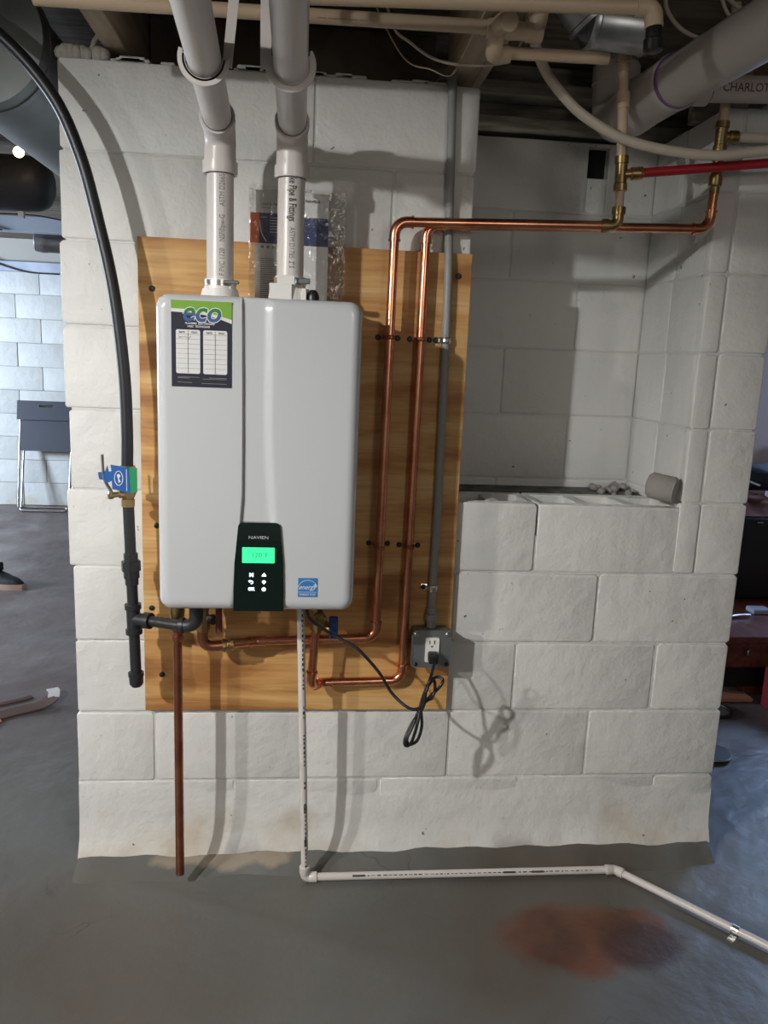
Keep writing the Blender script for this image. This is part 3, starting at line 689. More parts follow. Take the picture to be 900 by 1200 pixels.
def hanger(x, z, yc, side, tip, label):
    """J-hook: a flat plastic band that cups the pipe and runs up to the joist on one side"""
    h = thing('pipe_hanger', label, 'pipe hanger', (x, yc, z-.04), 'white hooks under the vent pipes')
    r = .0335; bm = bmesh.new(); pts = []
    a0, a1 = (200, 360) if side > 0 else (-20, 180)
    if side > 0:
        angs = [math.radians(a) for a in range(tip, 361, 10)]
    else:
        angs = [math.radians(a) for a in range(tip, 179, -10)]
    pts = [(x+r*math.cos(a), z+r*math.sin(a)) for a in angs]
    lx = pts[-1][0]; top = [(lx+side*.0015, z+.012)]
    prev = None; wd = .012
    pth = [Vector((a, yc, b)) for a, b in pts+top]
    t = .0035; rings = []
    for i, p in enumerate(pth):
        q = pth[min(i+1, len(pth)-1)]-pth[max(i-1, 0)]; n = Vector((q.z, 0, -q.x)).normalized()
        k = .45 if i == 0 else 1
        rings.append([bm.verts.new(p+n*t*a+Vector((0, wd*b*k, 0))) for a, b in ((0, -1), (1, -1), (1, 1), (0, 1))])
    for a, b in zip(rings, rings[1:]):
        for k in range(4): bm.faces.new((a[k], a[(k+1) % 4], b[(k+1) % 4], b[k]))
    bm.faces.new(rings[0]); bm.faces.new(rings[-1][::-1])
    obj('hook', bm, M['pvc'], h, smooth=40)
    # a stiffening flange that makes the cup read as a rim
    bm = bmesh.new()
    fl = [(a, b) for a, b in pts]; rr = []
    for a, b in fl:
        n = Vector((a-x, 0, b-z)).normalized(); rr.append([bm.verts.new(Vector((a, yc-wd-.0, b))+n*s*1.0+Vector((0, o, 0))) for s, o in ((-.001, 0), (.0115, 0), (.0115, .003), (-.001, .003))])
    for a, b in zip(rr, rr[1:]):
        for k in range(4): bm.faces.new((a[k], a[(k+1) % 4], b[(k+1) % 4], b[k]))
    bm.faces.new(rr[0]); bm.faces.new(rr[-1][::-1]); obj('rim', bm, M['pvc'], h, smooth=30)
    if side > 0: q = [(x+.032, z-.004), (x+.048, z-.012), (x+.090, 2.262), (x+.070, 2.262)]
    else: q = [(x-.053, z-.012), (x-.034, z-.004), (x-.034, 2.262), (x-.054, 2.262)]
    obj('strap', poly(bmesh.new(), [(a, yc-wd+.003, b) for a, b in q], (0, 1, 0), .003), M['pvc'], h)
    a, b = pts[1]; obj('nail_hole', box(bmesh.new(), a-.003, a+.003, yc-wd-.0012, yc-wd+.001, b+.002, b+.010), M['ink'], h)
hanger(.4054, 1.8875, -.53, 1, 160, 'white plastic hook cupping the left vent pipe, strap rising on its right')
hanger(.5556, 1.8875, -.53, -1, 395, 'white plastic hook cupping the right vent pipe, strap rising on its left')

# ------------------------------------------------------------------ copper pipes
CR = .0116
hot = thing('copper_pipe', 'outer copper pipe whose top run ends at the brass elbow and white riser', 'pipe', (.79, -.072, .655), 'copper pipes on the plywood')
H1 = -.072
run(hot, [(.405, -.105, .655), (.480, H1, .652), (.790, H1, .663), (.798, H1, 1.712), (1.318, H1, 1.731)], CR, M['copper'], M['copper'], rb=.030)
cold = thing('copper_pipe', 'inner copper pipe whose top run ends at an elbow turning up under the red tube', 'pipe', (.87, -.042, .525), 'copper pipes on the plywood')
H2 = -.041
run(cold, [(.632, -.105, .700), (.622, -.100, .540), (.648, H2-.012, .529), (.869, H2, .531), (.8795, H2, 1.7145), (1.598, H2, 1.7435), (1.6015, H2, 1.842)], CR, M['copper'], M['copper'], rb=.030)
def half_clamp(root, x, z, y):
    """strap over the pipe with two screws"""
    bm = bmesh.new(); pts = [(x-.026, PF-.001, z), (x-.0125, PF-.001, z)] + [(x+.0125*math.cos(a), y+.0125*math.sin(a), z) for a in [math.radians(180+18*k) for k in range(11)]] + [(x+.0125, PF-.001, z), (x+.026, PF-.001, z)]
    sweep(bm, pts, .0045, 6, flat=(1.1, .32)); c = obj('pipe_clamp', bm, M['copperdull'], root)
    for s in (-1, 1): obj('screw', prof((x+s*.025, PF, z), (x+s*.025, PF-.006, z), [(0, .004), (.4, .0075), (1, .005)], 8), M['screw'], c)
half_clamp(hot, .7965, 1.441, H1); half_clamp(hot, .792, .908, H1)
half_clamp(cold, .8775, 1.440, H2); half_clamp(cold, .8735, .905, H2)

rel = thing('relief_pipe', 'straight copper discharge pipe hanging under the heater, open above the floor', 'pipe', (.288, -.135, .02))
obj('tube', rod((.288, -.135, .024), (.287, -.135, .690), .0112, 16), M['copperdull'], rel, smooth=50)
obj('adapter', prof((.287, -.135, .675), (.287, -.135, .735), [(0, .0125), (.1, .0155), (.25, .0155), (.27, .0125), (.45, .0125), (.5, .017), (1, .017)], 14), M['copperdull'], rel, smooth=40)
obj('relief_valve', prof((.287, -.135, .730), (.287, -.135, .812), [(0, .016), (.3, .019), (.6, .016), (1, .014)], 14), M['brass'], rel, smooth=40)

# service valves under the heater
hv = thing('service_valve', 'brass service valve with a dark red handle under the left of the heater', 'valve', (.348, -.12, .64))
obj('body', prof((.346, -.115, .690), (.346, -.115, .813), [(0, .013), (.08, .018), (.3, .018), (.32, .0145), (.5, .0165), (.62, .0165), (.64, .022), (.85, .022), (.87, .016), (1, .016)], 8), M['brass'], hv, smooth=30)
arc, _ = fillet((.346, -.115, .70), (.346, -.115, .652), (.42, -.098, .652), .024)
obj('elbow', sweep(bmesh.new(), [(.346, -.115, .695)] + arc + [(.395, -.104, .652)], .0140, 14), M['copperdull'], hv, smooth=50)
obj('union_nut', prof((.392, -.1045, .652), (.425, -.100, .653), [(0, .013), (.1, .017), (.3, .017), (.35, .0125), (.6, .0125), (.65, .0155), (.9, .0155), (1, .012)], 12), M['brass'], hv, smooth=30)
obj('side_port', prof((.357, -.115, .730), (.377, -.13, .728), [(0, .009), (.5, .009), (.55, .013), (1, .013)], 10), M['blackiron'], hv)
obj('handle', box(bmesh.new(), .382, .398, -.152, -.142, .700, .790, .003), M['handle_red'], hv, label='dark red handle')
cv = thing('service_valve', 'brass service valve with a blue handle under the right of the heater', 'valve', (.634, -.115, .69))
obj('body', prof((.634, -.108, .690), (.634, -.108, .813), [(0, .0125), (.1, .017), (.25, .017), (.28, .014), (.5, .0155), (.55, .021), (.85, .021), (.87, .016), (1, .016)], 8), M['brass'], cv, smooth=30)
obj('round_cap', prof((.640, -.12, .738), (.640, -.152, .735), [(0, .014), (.55, .016), (.6, .0185), (.85, .0185), (1, .014)], 18), M['brass'], cv, smooth=40)
obj('drain_port', prof((.655, -.115, .716), (.668, -.13, .700), [(0, .009), (.5, .009), (.55, .012), (1, .012)], 10), M['brass'], cv)
obj('handle', box(bmesh.new(), .664, .687, -.145, -.135, .684, .744, .003), M['handle_blue'], cv, label='blue handle')

# ------------------------------------------------------------------ gas line
GY = -.12
gh = thing('gas_hose', 'black flexible gas hose curving down from the ceiling to the blue-tagged valve', 'hose', (.168, GY, 1.11))
hp = spline([(.1695, GY, 1.10), (.171, GY, 1.205), (.166, GY, 1.345), (.147, GY, 1.519), (.117, GY, 1.667), (.08, GY, 1.81), (.024, GY, 1.93), (-.079, GY-.005, 2.039), (-.22, GY-.02, 2.12), (-.40, GY-.05, 2.16)], 10)
obj('jacket', sweep(bmesh.new(), hp, .0142, 16), M['hose'], gh, smooth=180)
gv = thing('gas_valve', 'brass gas ball valve with a lever and blue and green tag', 'valve', (.172, GY, 1.0))
obj('body', prof((.1695, GY, 1.012), (.1705, GY, 1.112), [(0, .0165), (.18, .0165), (.2, .0145), (.35, .021), (.55, .021), (.7, .0145), (.72, .0185), (1, .0185)], 8), M['brass'], gv, smooth=30)
obj('stem', prof((.165, GY-.01, 1.045), (.130, GY-.030, 1.043), [(0, .010), (.35, .010), (.4, .007), (.7, .007), (.72, .010), (.95, .010), (1, .006)], 10), M['brass'], gv, smooth=30)
bm = bmesh.new(); sweep(bm, spline([(.131, GY-.03, 1.036), (.140, GY-.032, 1.050), (.127, GY-.034, 1.075), (.122, GY-.034, 1.10), (.120, GY-.034, 1.142)], 5), .0062, 6, flat=(.35, 1)); obj('lever', bm, M['steel'], gv, smooth=50, label='thin steel lever')
ty = GY-.036
tg = obj('tag', poly(bmesh.new(), [(.139, ty, 1.118), (.180, ty, 1.112), (.183, ty, 1.050), (.142, ty, 1.060), (.141, ty, 1.079), (.133, ty, 1.075), (.129, ty, 1.072), (.127, ty, 1.080), (.112, ty, 1.083), (.110, ty, 1.099), (.126, ty, 1.101), (.132, ty, 1.117), (.135, ty, 1.101), (.141, ty, 1.103)], (0, 1, 0), .0012), M['tagblue'], gv, label='blue paper tag with a green edge')
obj('green_edge', poly(bmesh.new(), [(.181, ty, 1.112), (.199, ty+.004, 1.111), (.199, ty+.004, 1.054), (.184, ty, 1.050)], (0, 1, 0), .0012), M['taggreen'], tg)
bm = bmesh.new(); sweep(bm, [(.1575+.0095*math.cos(a), ty-.0008, 1.086+.017*math.sin(a)) for a in [math.radians(20*k) for k in range(19)]], .0011, 5)
poly(bm, [(.153, ty-.0008, 1.094), (.158, ty-.0008, 1.097), (.162, ty-.0008, 1.092), (.158, ty-.0008, 1.086), (.162, ty-.0008, 1.078), (.157, ty-.0008, 1.075), (.156, ty-.0008, 1.085)], (0, 1, 0), .0004)
obj('round_emblem', bm, M['paper'], tg); obj('stripe', box(bmesh.new(), .175, .1762, ty-.001, ty-.0004, 1.056, 1.108), M['paper'], tg)

gp = thing('gas_pipe', 'black iron gas pipe with union, tee and capped drip leg left of the heater', 'pipe', (.178, GY, .54))
GX = lambda z: .1705 + (1.01-z)*.024
def seg_(a, b): return rod((GX(a), GY, a), (GX(b), GY, b), .0135, 14)
obj('nipple', seg_(1.018, .865), M['blackiron'], gp, smooth=50)
obj('union', prof((GX(.895), GY, .895), (GX(.815), GY, .815), [(0, .0175), (.24, .0175), (.25, .0235), (.55, .0235), (.56, .0195), (.78, .0195), (.8, .0165), (1, .0165)], 8), M['blackiron'], gp, smooth=25)
obj('nipple', seg_(.82, .760), M['blackiron'], gp, smooth=50)
zt = .726
bm = bmesh.new(); merge(bm, prof((GX(.765), GY, .765), (GX(.688), GY, .688), [(0, .0205), (.16, .0205), (.18, .0170), (.82, .0170), (.84, .0205), (1, .0205)], 16))
merge(bm, prof((GX(zt), GY, zt), (GX(zt)+.046, GY-.020, zt+.002), [(0, .0165), (.62, .0165), (.64, .0205), (1, .0205)], 16)); obj('tee', bm, M['blackiron'], gp, smooth=35)
obj('nipple', seg_(.695, .57), M['blackiron'], gp, smooth=50)
obj('cap', prof((GX(.585), GY, .585), (GX(.548), GY, .548), [(0, .0195), (.25, .0195), (.27, .0180), (.8, .0175), (1, .012)], 16), M['blackiron'], gp, smooth=40)
obj('branch_nipple', rod((GX(zt)+.035, GY-.014, zt+.001), (.312, GY-.062, zt+.004), .0135, 14), M['blackiron'], gp, smooth=50)
arc, _ = fillet((.27, GY-.050, zt+.004), (.340, GY-.068, zt+.006), (.340, GY-.068, .83), .024)
obj('elbow', sweep(bmesh.new(), [(.300, GY-.058, zt+.005), (.310, GY-.060, zt+.005), (.3105, GY-.060, zt+.005)] + arc + [(.340, GY-.068, .79), (.340, GY-.068, .813)], [.0195, .0195, .0165] + [.0165]*len(arc) + [.0165, .0165], 14), M['blackiron'], gp, smooth=40)

# ------------------------------------------------------------------ condensate drain
dr = thing('drain_pipe', 'thin white plastic drain pipe running down the wall and along the floor', 'pipe', (1.0, -.075, FZ))
DZ = FZ+.0145; DR = .0105
d0, d1, d2, d3 = Vector((.590, -.140, .815)), Vector((.618, -.120, DZ)), Vector((1.493, -.119, DZ)), Vector((2.04, -.745, DZ))
def socket(a, c, b, rb, hub):
    arc, d = fillet(a, c, b, rb); u = (Vector(a)-Vector(c)).normalized(); v = (Vector(b)-Vector(c)).normalized()
    return sweep(bmesh.new(), [arc[0]+u*hub, arc[0]+u*hub*.95, arc[0]+u*hub*.1, arc[0]]+arc[1:-1]+[arc[-1], arc[-1]+v*hub*.1, arc[-1]+v*hub*.95, arc[-1]+v*hub], [DR, .0140, .0140, .0128]+[.0128]*(len(arc)-2)+[.0128, .0140, .0140, DR], 16)
obj('vertical_tube', rod(d0, d1+Vector((0, 0, .02)), .0098, 16), M['pvc'], dr, smooth=50)
obj('elbow', socket(d0, d1, d2, .012, .022), M['pvc'], dr, smooth=40)
obj('floor_tube', rod(d1+Vector((.02, 0, 0)), d2-Vector((.02, 0, 0)), DR, 16), M['pvc'], dr, smooth=50)
obj('elbow', socket(d1, d2, d3, .02, .018), M['pvc'], dr, smooth=40)
dd = (d3-d2).normalized(); obj('floor_tube', rod(d2+dd*.02, d3, DR, 16), M['pvc'], dr, smooth=50)
cs = d2+dd*.335
bm = bmesh.new(); sweep(bm, [cs+dd*k for k in (-.009, .009)], .0118, 16); perp = Vector((dd.y, -dd.x, 0))
t = bmesh.new(); box(t, -.034, .034, -.009, .009, 0, .003, .001); merge(bm, t, Matrix.Translation(Vector((cs.x, cs.y, FZ))) @ Matrix.Rotation(math.atan2(perp.y, perp.x), 4, 'Z')); obj('strap', bm, M['steel'], dr, smooth=40, label='steel floor strap')
# printed marks along the drain
bm = bmesh.new(); ax = (d1-d0).normalized(); random.seed(3)
def dash(bm, base, axis, side, s0, ln, h, r):
    f = pipemap(base, axis, side, r); a = [bm.verts.new(f(u, v)) for u, v in ((s0, -h), (s0+ln, -h), (s0+ln, h), (s0, h))]; bm.faces.new(a)
s = .03
while s < .80:
    ln = random.uniform(.004, .009); hh = random.uniform(.0012, .0026); dash(bm, d0, ax, (.45, -1, 0), s, ln, hh, .0098); s += ln+random.uniform(.003, .008)
    if random.random() < .10: s += .04
for s in (.60, .70): dash(bm, d0, ax, (.45, -1, 0), s, .022, .0035, .0098)
s = .16
while s < .80:
    ln = random.uniform(.005, .012); dash(bm, d1, (1, 0, 0), (0, -1, .7), s, ln, random.uniform(.0007, .0016), DR); s += ln+random.uniform(.003, .007)
for s in (.13, .55, .63): dash(bm, d1, (1, 0, 0), (0, -1, .7), s, .034, .0026, DR)
obj('pipe_print', bm, M['ink'], dr, kind='stuff')

# ------------------------------------------------------------------ conduit, outlet, cord
cd = thing('conduit', 'grey plastic conduit running down the wall to the outlet box', 'conduit', (.94, -.03, .69))
cdp = spline([(.929, -.0125, 2.06), (.935, -.0125, 1.85), (.939, -.016, 1.70), (.940, -.031, 1.62), (.943, -.031, 1.44), (.944, -.031, 1.23), (.945, -.031, .98), (.943, -.031, .80), (.944, -.033, .70)], 6)
obj('tube', sweep(bmesh.new(), cdp, .0107, 14), M['conduit'], cd, smooth=180)
for z, x in ((1.440, .943), (.790, .943)):
    bm = bmesh.new(); pts = [(x-.030, PF-.001, z), (x-.013, PF-.001, z)] + [(x+.0122*math.cos(a), -.031+.0122*math.sin(a), z) for a in [math.radians(180+18*k) for k in range(11)]] + [(x+.0122, PF-.001, z)]
    sweep(bm, pts, .007, 6, flat=(1.1, .2)); c = obj('strap', bm, M['steel'], cd)
    obj('screw', prof((x-.024, PF, z), (x-.024, PF-.006, z), [(0, .004), (.4, .0075), (1, .005)], 8), M['screw'], c)
obj('connector', prof((.942, -.034, .735), (.943, -.038, .682), [(0, .0125), (.3, .0125), (.32, .0165), (.6, .0165), (.62, .013), (1, .013)], 12), M['conduit'], cd, smooth=30)
obj('connector_clip', sweep(bmesh.new(), [(.931, -.048, .716), (.953, -.048, .716), (.953, -.048, .706), (.931, -.048, .706), (.931, -.048, .716)], .0012, 5), M['steel'], cd)
ob = thing('outlet_box', 'square grey metal outlet box with one white double socket', 'outlet', (.94, -.05, .582))
OX0, OX1, OZ0, OZ1, OY = .889, .993, .582, .686, -.078
obj('box', plate(OX0+.004, OX1-.004, OZ0+.004, OZ1-.004, OY+.008, abs(PF-OY)-.008, .008), M['boxgrey'], ob)
obj('cover', plate(OX0, OX1, OZ0, OZ1, OY, .009, .010), M['boxgrey'], ob, smooth=30)
oc = obj('receptacle', plate(.9235, .9605, .599, .667, OY-.004, .006, .004), M['white'], ob, label='white double socket')
for x in (.9345, .9475): obj('slot', box(bmesh.new(), x-.0012, x+.0012, OY-.0048, OY-.003, .650, .660), M['ink'], oc)
obj('slot', prof((.941, OY-.0048, .643), (.941, OY-.003, .643), [(0, .0028), (1, .0028)], 8), M['ink'], oc)
for x, z in ((OX0+.010, OZ1-.010), (OX1-.010, OZ1-.010), (OX1-.010, OZ0+.010), (OX0+.010, OZ0+.010)):
    obj('screw', prof((x, OY+.001, z), (x, OY-.004, z), [(0, .006), (.6, .006), (1, .003)], 8), M['steel'] if z > .62 else M['screw'], ob)
bm = bmesh.new(); box(bm, OX0-.003, OX0+.002, OY-.002, OY+.004, OZ0+.010, OZ1-.012, .001); obj('edge_clip', bm, M['steel'], ob)

pc = thing('power_cord', 'black power cord looped and plugged into the grey outlet box', 'cord', (.90, -.20, .42))
CORD = [(0.607, -0.17, 0.82), (0.611, -0.17, 0.755), (0.645, -0.171, 0.724), (0.691, -0.182, 0.700), (0.737, -0.194, 0.676), (0.791, -0.195, 0.616), (0.825, -0.196, 0.562), (0.863, -0.219, 0.534), (0.892, -0.22, 0.531), (0.917, -0.213, 0.556), (0.942, -0.227, 0.593), (0.949, -0.22, 0.608), (0.934, -0.213, 0.612), (0.913, -0.227, 0.603), (0.903, -0.219, 0.559), (0.9, -0.211, 0.522), (0.901, -0.227, 0.487), (0.893, -0.219, 0.445), (0.875, -0.213, 0.43), (0.865, -0.227, 0.452), (0.881, -0.217, 0.486), (0.899, -0.206, 0.529), (0.924, -0.234, 0.572), (0.931, -0.214, 0.593), (0.925, -0.214, 0.604), (0.907, -0.236, 0.589), (0.901, -0.230, 0.538), (0.881, -0.210, 0.491), (0.862, -0.222, 0.456), (0.861, -0.226, 0.435), (0.877, -0.220, 0.438), (0.889, -0.235, 0.501), (0.901, -0.205, 0.545), (0.926, -0.165, 0.585), (0.942, -0.122, 0.608), (.943, -.108, .614)]
obj('cable', sweep(bmesh.new(), spline(CORD, 7), .0040, 10), M['rubber'], pc, smooth=180)
bm = bmesh.new(); box(bm, .930, .956, -.112, OY-.0042, .604, .632, .005, 2); obj('plug', bm, M['rubber'], pc, smooth=40)

# ------------------------------------------------------------------ manuals in a clear bag tucked behind the pipe
def tilted(pts, y, th): return poly(bmesh.new(), [(a, y, b) for a, b in pts], (0, 1, 0), th)
m1 = thing('manual', "white user's manual with a navy block and orange tab, in the clear bag", 'booklet', (.51, -.052, 1.512), 'manuals in the bag')
BY = -.062
c1 = obj('cover', plate(.466, .552, 1.512, 1.7685, BY, .006), M['paper'], m1)
obj('navy_block', plate(.4745, .5515, 1.648, 1.717, BY-.0006, .0005), M['navy2'], m1)
obj('orange_tab', plate(.4535, .4745, 1.648, 1.717, BY-.0008, .001), M['orange'], m1, label='orange tab')
obj('lettering', text_bm("User's Manual", .0100, flatmap(.4775, BY-.0008, 1.7375), align='LEFT'), M['ink'], m1)
bm = bmesh.new(); random.seed(5)
for k in range(6): box(bm, .500, .500+random.uniform(.018, .032), BY-.0012, BY-.0007, 1.706-k*.0065, 1.7075-k*.0065)
box(bm, .479, .493, BY-.0012, BY-.0007, 1.7065, 1.708); obj('white_line', bm, M['paper'], m1, kind='stuff')
bm = bmesh.new()
for k in range(4): box(bm, .479+k*.013, .486+k*.013, BY-.0010, BY-.0004, 1.637, 1.643)
for k in range(22): box(bm, .478, .478+random.uniform(.03, .066), BY-.0010, BY-.0004, 1.612-k*.0045, 1.6135-k*.0045)
box(bm, .478, .512, BY-.0010, BY-.0004, 1.728, 1.7292); obj('text_line', bm, M['paleink'], m1, kind='stuff')
bm = bmesh.new(); sweep(bm, spline([(.4755, BY-.001, 1.70), (.480, BY-.001, 1.672), (.492, BY-.001, 1.652)], 6), .0012, 5); obj('curved_line', bm, M['paper'], m1)
m2 = thing('manual', 'white manual with a navy band, behind and right of the right vent pipe', 'booklet', (.59, -.045, 1.512), 'manuals in the bag')
obj('cover', plate(.545, .6395, 1.512, 1.7685, BY+.010, .006), M['paper'], m2)
obj('navy_block', plate(.547, .639, 1.648, 1.713, BY+.0094, .0005), M['navy2'], m2)
obj('lettering', text_bm('NAVIEN', .0095, flatmap(.600, BY+.0092, 1.750), bold=.0002), M['ink'], m2)
bg = thing('plastic_bag', 'clear plastic bag holding two manuals, wedged between heater and wall', 'bag', (.565, -.05, 1.507))
bm = bmesh.new(); nx, nz = 26, 30; g = []
random.seed(11)
for i in range(nz+1):
    z = 1.507 + .268*i/nz; row = []
    for j in range(nx+1):
        x = .449+.006*(1-i/nz) + (.231-.012*(1-i/nz))*j/nx; row.append(bm.verts.new((x, BY-.012 + .004*math.sin(x*60+z*25)+.0035*math.sin(z*70+x*33)+random.uniform(-.0012, .0012), z + (.004*math.sin(x*30) if i == nz else 0))))
    g.append(row)
for i in range(nz):
    for j in range(nx): bm.faces.new((g[i][j], g[i][j+1], g[i+1][j+1], g[i+1][j]))
obj('front_film', bm, M['film'], bg, smooth=180)
bm = bmesh.new(); poly(bm, [(.449, -.040, 1.507), (.681, -.040, 1.507), (.681, -.040, 1.775), (.449, -.040, 1.775)], (0, 1, 0), .0004); obj('back_film', bm, M['film'], bg)

# ------------------------------------------------------------------ niche objects
ng = thing('rounded_lump', 'small grey rounded stub lying at the right end of the niche ledge', 'stub', (1.58, .03, zc(5)))
sa = Vector((1.548, .052, zc(5)+.043)); sbv = Vector((1.606, .004, zc(5)+.034))
obj('stub', prof(sa, sbv, [(0, .018), (.05, .030), (.16, .0365), (.94, .0365), (1, .034)], 20), M['stone'], ng, smooth=40)
obj('end_face', prof(sbv, sbv+(sbv-sa)*.03, [(0, .0335), (1, .0325)], 20), M['foam'], ng, smooth=30)
bm = bmesh.new(); random.seed(21)
for i in range(24):
    s = random.uniform(.006, .017); t = bmesh.new(); bmesh.ops.create_icosphere(t, subdivisions=1, radius=s)
    merge(bm, t, Matrix.Translation(Vector((1.50+random.random()*.11, .22+random.random()*.17, zc(5)-.024+s*.6))))
tag(obj('mortar_crumbs', bm, M['stone'], kind='stuff', smooth=60), 'pale mortar crumbs in the back right corner of the niche ledge', 'rubble')

# ------------------------------------------------------------------ risers and tees at the top right
def press(a, b, r): return prof(a, b, [(0, r*1.1), (.02, r*1.5), (.22, r*1.5), (.24, r*1.3), (.76, r*1.3), (.78, r*1.5), (.98, r*1.5), (1, r*1.1)], 16)
r1 = thing('water_riser', 'cream water riser with brass tee and elbow, left end of the red tube', 'pipe', (1.345, H1, 1.72))
RX = 1.348
arc, _ = fillet((1.30, H1, 1.731), (RX, H1, 1.732), (RX, H1, 1.80), .018)
obj('brass_elbow', sweep(bmesh.new(), [(1.310, H1, 1.731), (1.324, H1, 1.731), (1.3245, H1, 1.731)] + arc + [(RX, H1, 1.760), (RX, H1, 1.7605), (RX, H1, 1.776)], [.0165, .0165, .0135]+[.0135]*len(arc)+[.0135, .0165, .0165], 14), M['brass'], r1, smooth=35, label='brass elbow')
obj('tube', rod((RX, H1, 1.772), (RX-.001, H1, 1.825), .0108, 14), M['cpvc'], r1, smooth=50)
bm = press((RX-.001, H1, 1.812), (RX-.004, H1, 1.895), .0110); merge(bm, prof((RX, H1, 1.852), (RX+.042, H1-.003, 1.856), [(0, .0125), (.5, .0125), (.55, .0155), (1, .0155)], 14)); obj('brass_tee', bm, M['brass'], r1, smooth=35, label='brass tee')
obj('tube', rod((RX-.004, H1, 1.885), (RX-.021, H1, 2.105), .0125, 14), M['cpvc'], r1, smooth=50)
obj('coupling', prof((RX-.0125, H1, 2.000), (RX-.0155, H1, 2.036), [(0, .0150), (.4, .0150), (.45, .0165), (1, .0165)], 14), M['cpvc'], r1, smooth=35)
obj('coupling', prof((RX-.0195, H1, 2.080), (RX-.022, H1, 2.115), [(0, .0150), (.5, .0150), (.55, .019), (1, .019)], 14), M['cpvc'], r1, smooth=35)
obj('riser_end', rod((RX-.021, H1, 2.11), (RX-.026, H1, 2.262), .0115, 14), M['cpvc'], r1, smooth=50)
rt = thing('red_tube', 'red plastic water tube running right from the brass tee', 'tube', (1.7, -.085, 1.86))
obj('tube', rod((RX+.030, H1-.002, 1.8555), (2.35, -.12, 1.975), .0112, 14), M['redpex'], rt, smooth=50)
obj('copper_ring', prof((RX+.020, H1-.0015, 1.8545), (RX+.050, H1-.003, 1.858), [(0, .0135), (.1, .0150), (.9, .0150), (1, .0135)], 14), M['copper'], rt, smooth=35)
r2 = thing('water_riser', 'water riser with brass tee above the second copper elbow, behind the red tube', 'pipe', (1.602, H2, 1.84))
obj('adapter', prof((1.6015, H2, 1.826), (1.602, H2, 1.885), [(0, .0125), (.3, .0125), (.35, .0165), (.75, .0165), (.78, .013), (1, .013)], 14), M['brass'], r2, smooth=35)
obj('tube', rod((1.602, H2, 1.88), (1.6035, H2, 1.935), .0135, 14), M['copperdull'], r2, smooth=50)
bm = press((1.6035, H2, 1.925), (1.605, H2, 1.998), .0110); merge(bm, prof((1.604, H2, 1.962), (1.645, H2, 1.963), [(0, .0125), (.5, .0125), (.55, .0155), (1, .0155)], 14)); obj('brass_tee', bm, M['brass'], r2, smooth=35)
obj('tube', rod((1.605, H2, 1.99), (1.606, H2, 2.262), .0120, 14), M['cpvc'], r2, smooth=50)
obj('branch_tube', rod((1.63, H2, 1.963), (2.35, H2+.01, 1.985), .0120, 14), M['pex'], r2, smooth=50)
hs = thing('white_hose', 'long cream hose sagging across the niche top', 'hose', (1.4, -.14, 1.89))
obj('tube', sweep(bmesh.new(), spline([(1.062, -.17, 2.27), (1.078, -.15, 2.16), (1.091, -.14, 2.105), (1.125, -.135, 2.045), (1.181, -.13, 1.991), (1.235, -.13, 1.954), (1.321, -.13, 1.917), (1.427, -.13, 1.899), (1.554, -.13, 1.895), (1.68, -.13, 1.914), (1.95, -.17, 1.945), (2.3, -.21, 1.975)], 8), .0118, 14), M['pex'], hs, smooth=180)

# big drain
SX, SYY, SZ = 1.414, .215, 2.042
sd = thing('soil_pipe', 'large white waste pipe with an elbow coming out of the niche top', 'pipe', (SX, 0, 1.98), 'waste pipes')
arc, cut = fillet((SX, SYY, 2.4), (SX, SYY, SZ), (SX, -1, SZ), .075, 10)
obj('stack', rod((SX, SYY, 2.13), (SX, SYY, 2.262), .0565, 28), M['duct'], sd, smooth=50)
obj('elbow', sweep(bmesh.new(), [(SX, SYY, 2.195), (SX, SYY, 2.19), (SX, SYY, 2.145), (SX, SYY, 2.144)] + arc + [(SX, .078, SZ), (SX, .0775, SZ), (SX, .01, SZ), (SX, .005, SZ)], [.060, .063, .063, .0585]+[.0585]*len(arc)+[.0585, .063, .063, .060], 28), M['pvcgrey'], sd, smooth=40)
obj('coupling', prof((SX, .03, SZ), (SX+.014, -.155, SZ), [(0, .0585), (.02, .0625), (.10, .0625), (.12, .0610), (.85, .0610), (.97, .0635), (1, .060)], 28), M['pvcgrey'], sd, smooth=40)
obj('primer_line', sweep(bmesh.new(), [(SX+.014, -.155, SZ), (SX+.0148, -.163, SZ)], .0600, 28), M['purple'], sd)
obj('horizontal_run', rod((SX+.010, -.10, SZ), (SX+.21, -2.2, SZ-.005), .0572, 28), M['pvcgrey'], sd, smooth=50)
sb = thing('branch_pipe', 'white plastic waste branch with printed lettering at the right edge', 'pipe', (1.75, -.03, 2.02), 'waste pipes')
obj('tube', rod((1.50, -.105, 2.047), (2.35, -.115, 2.085), .0302, 20), M['pvcgrey'], sb, smooth=50)
obj('hub', prof((1.487, -.105, 2.045), (1.525, -.105, 2.047), [(0, .033), (.05, .0375), (.95, .0375), (1, .033)], 20), M['pvcgrey'], sb, smooth=35)
obj('primer_line', sweep(bmesh.new(), [(1.525, -.1055, 2.047), (1.529, -.1055, 2.0472)], .0312, 20), M['purple'], sb)
obj('pipe_print', text_bm('CHARLOTTE', .026, pipemap((1.548, -.1056, 2.0492), (1, -.0118, .0447), (0, -1, -.2), .0306, 1), align='LEFT', wrap=True, bold=.0003, sx=.95), M['brownink'], sb)

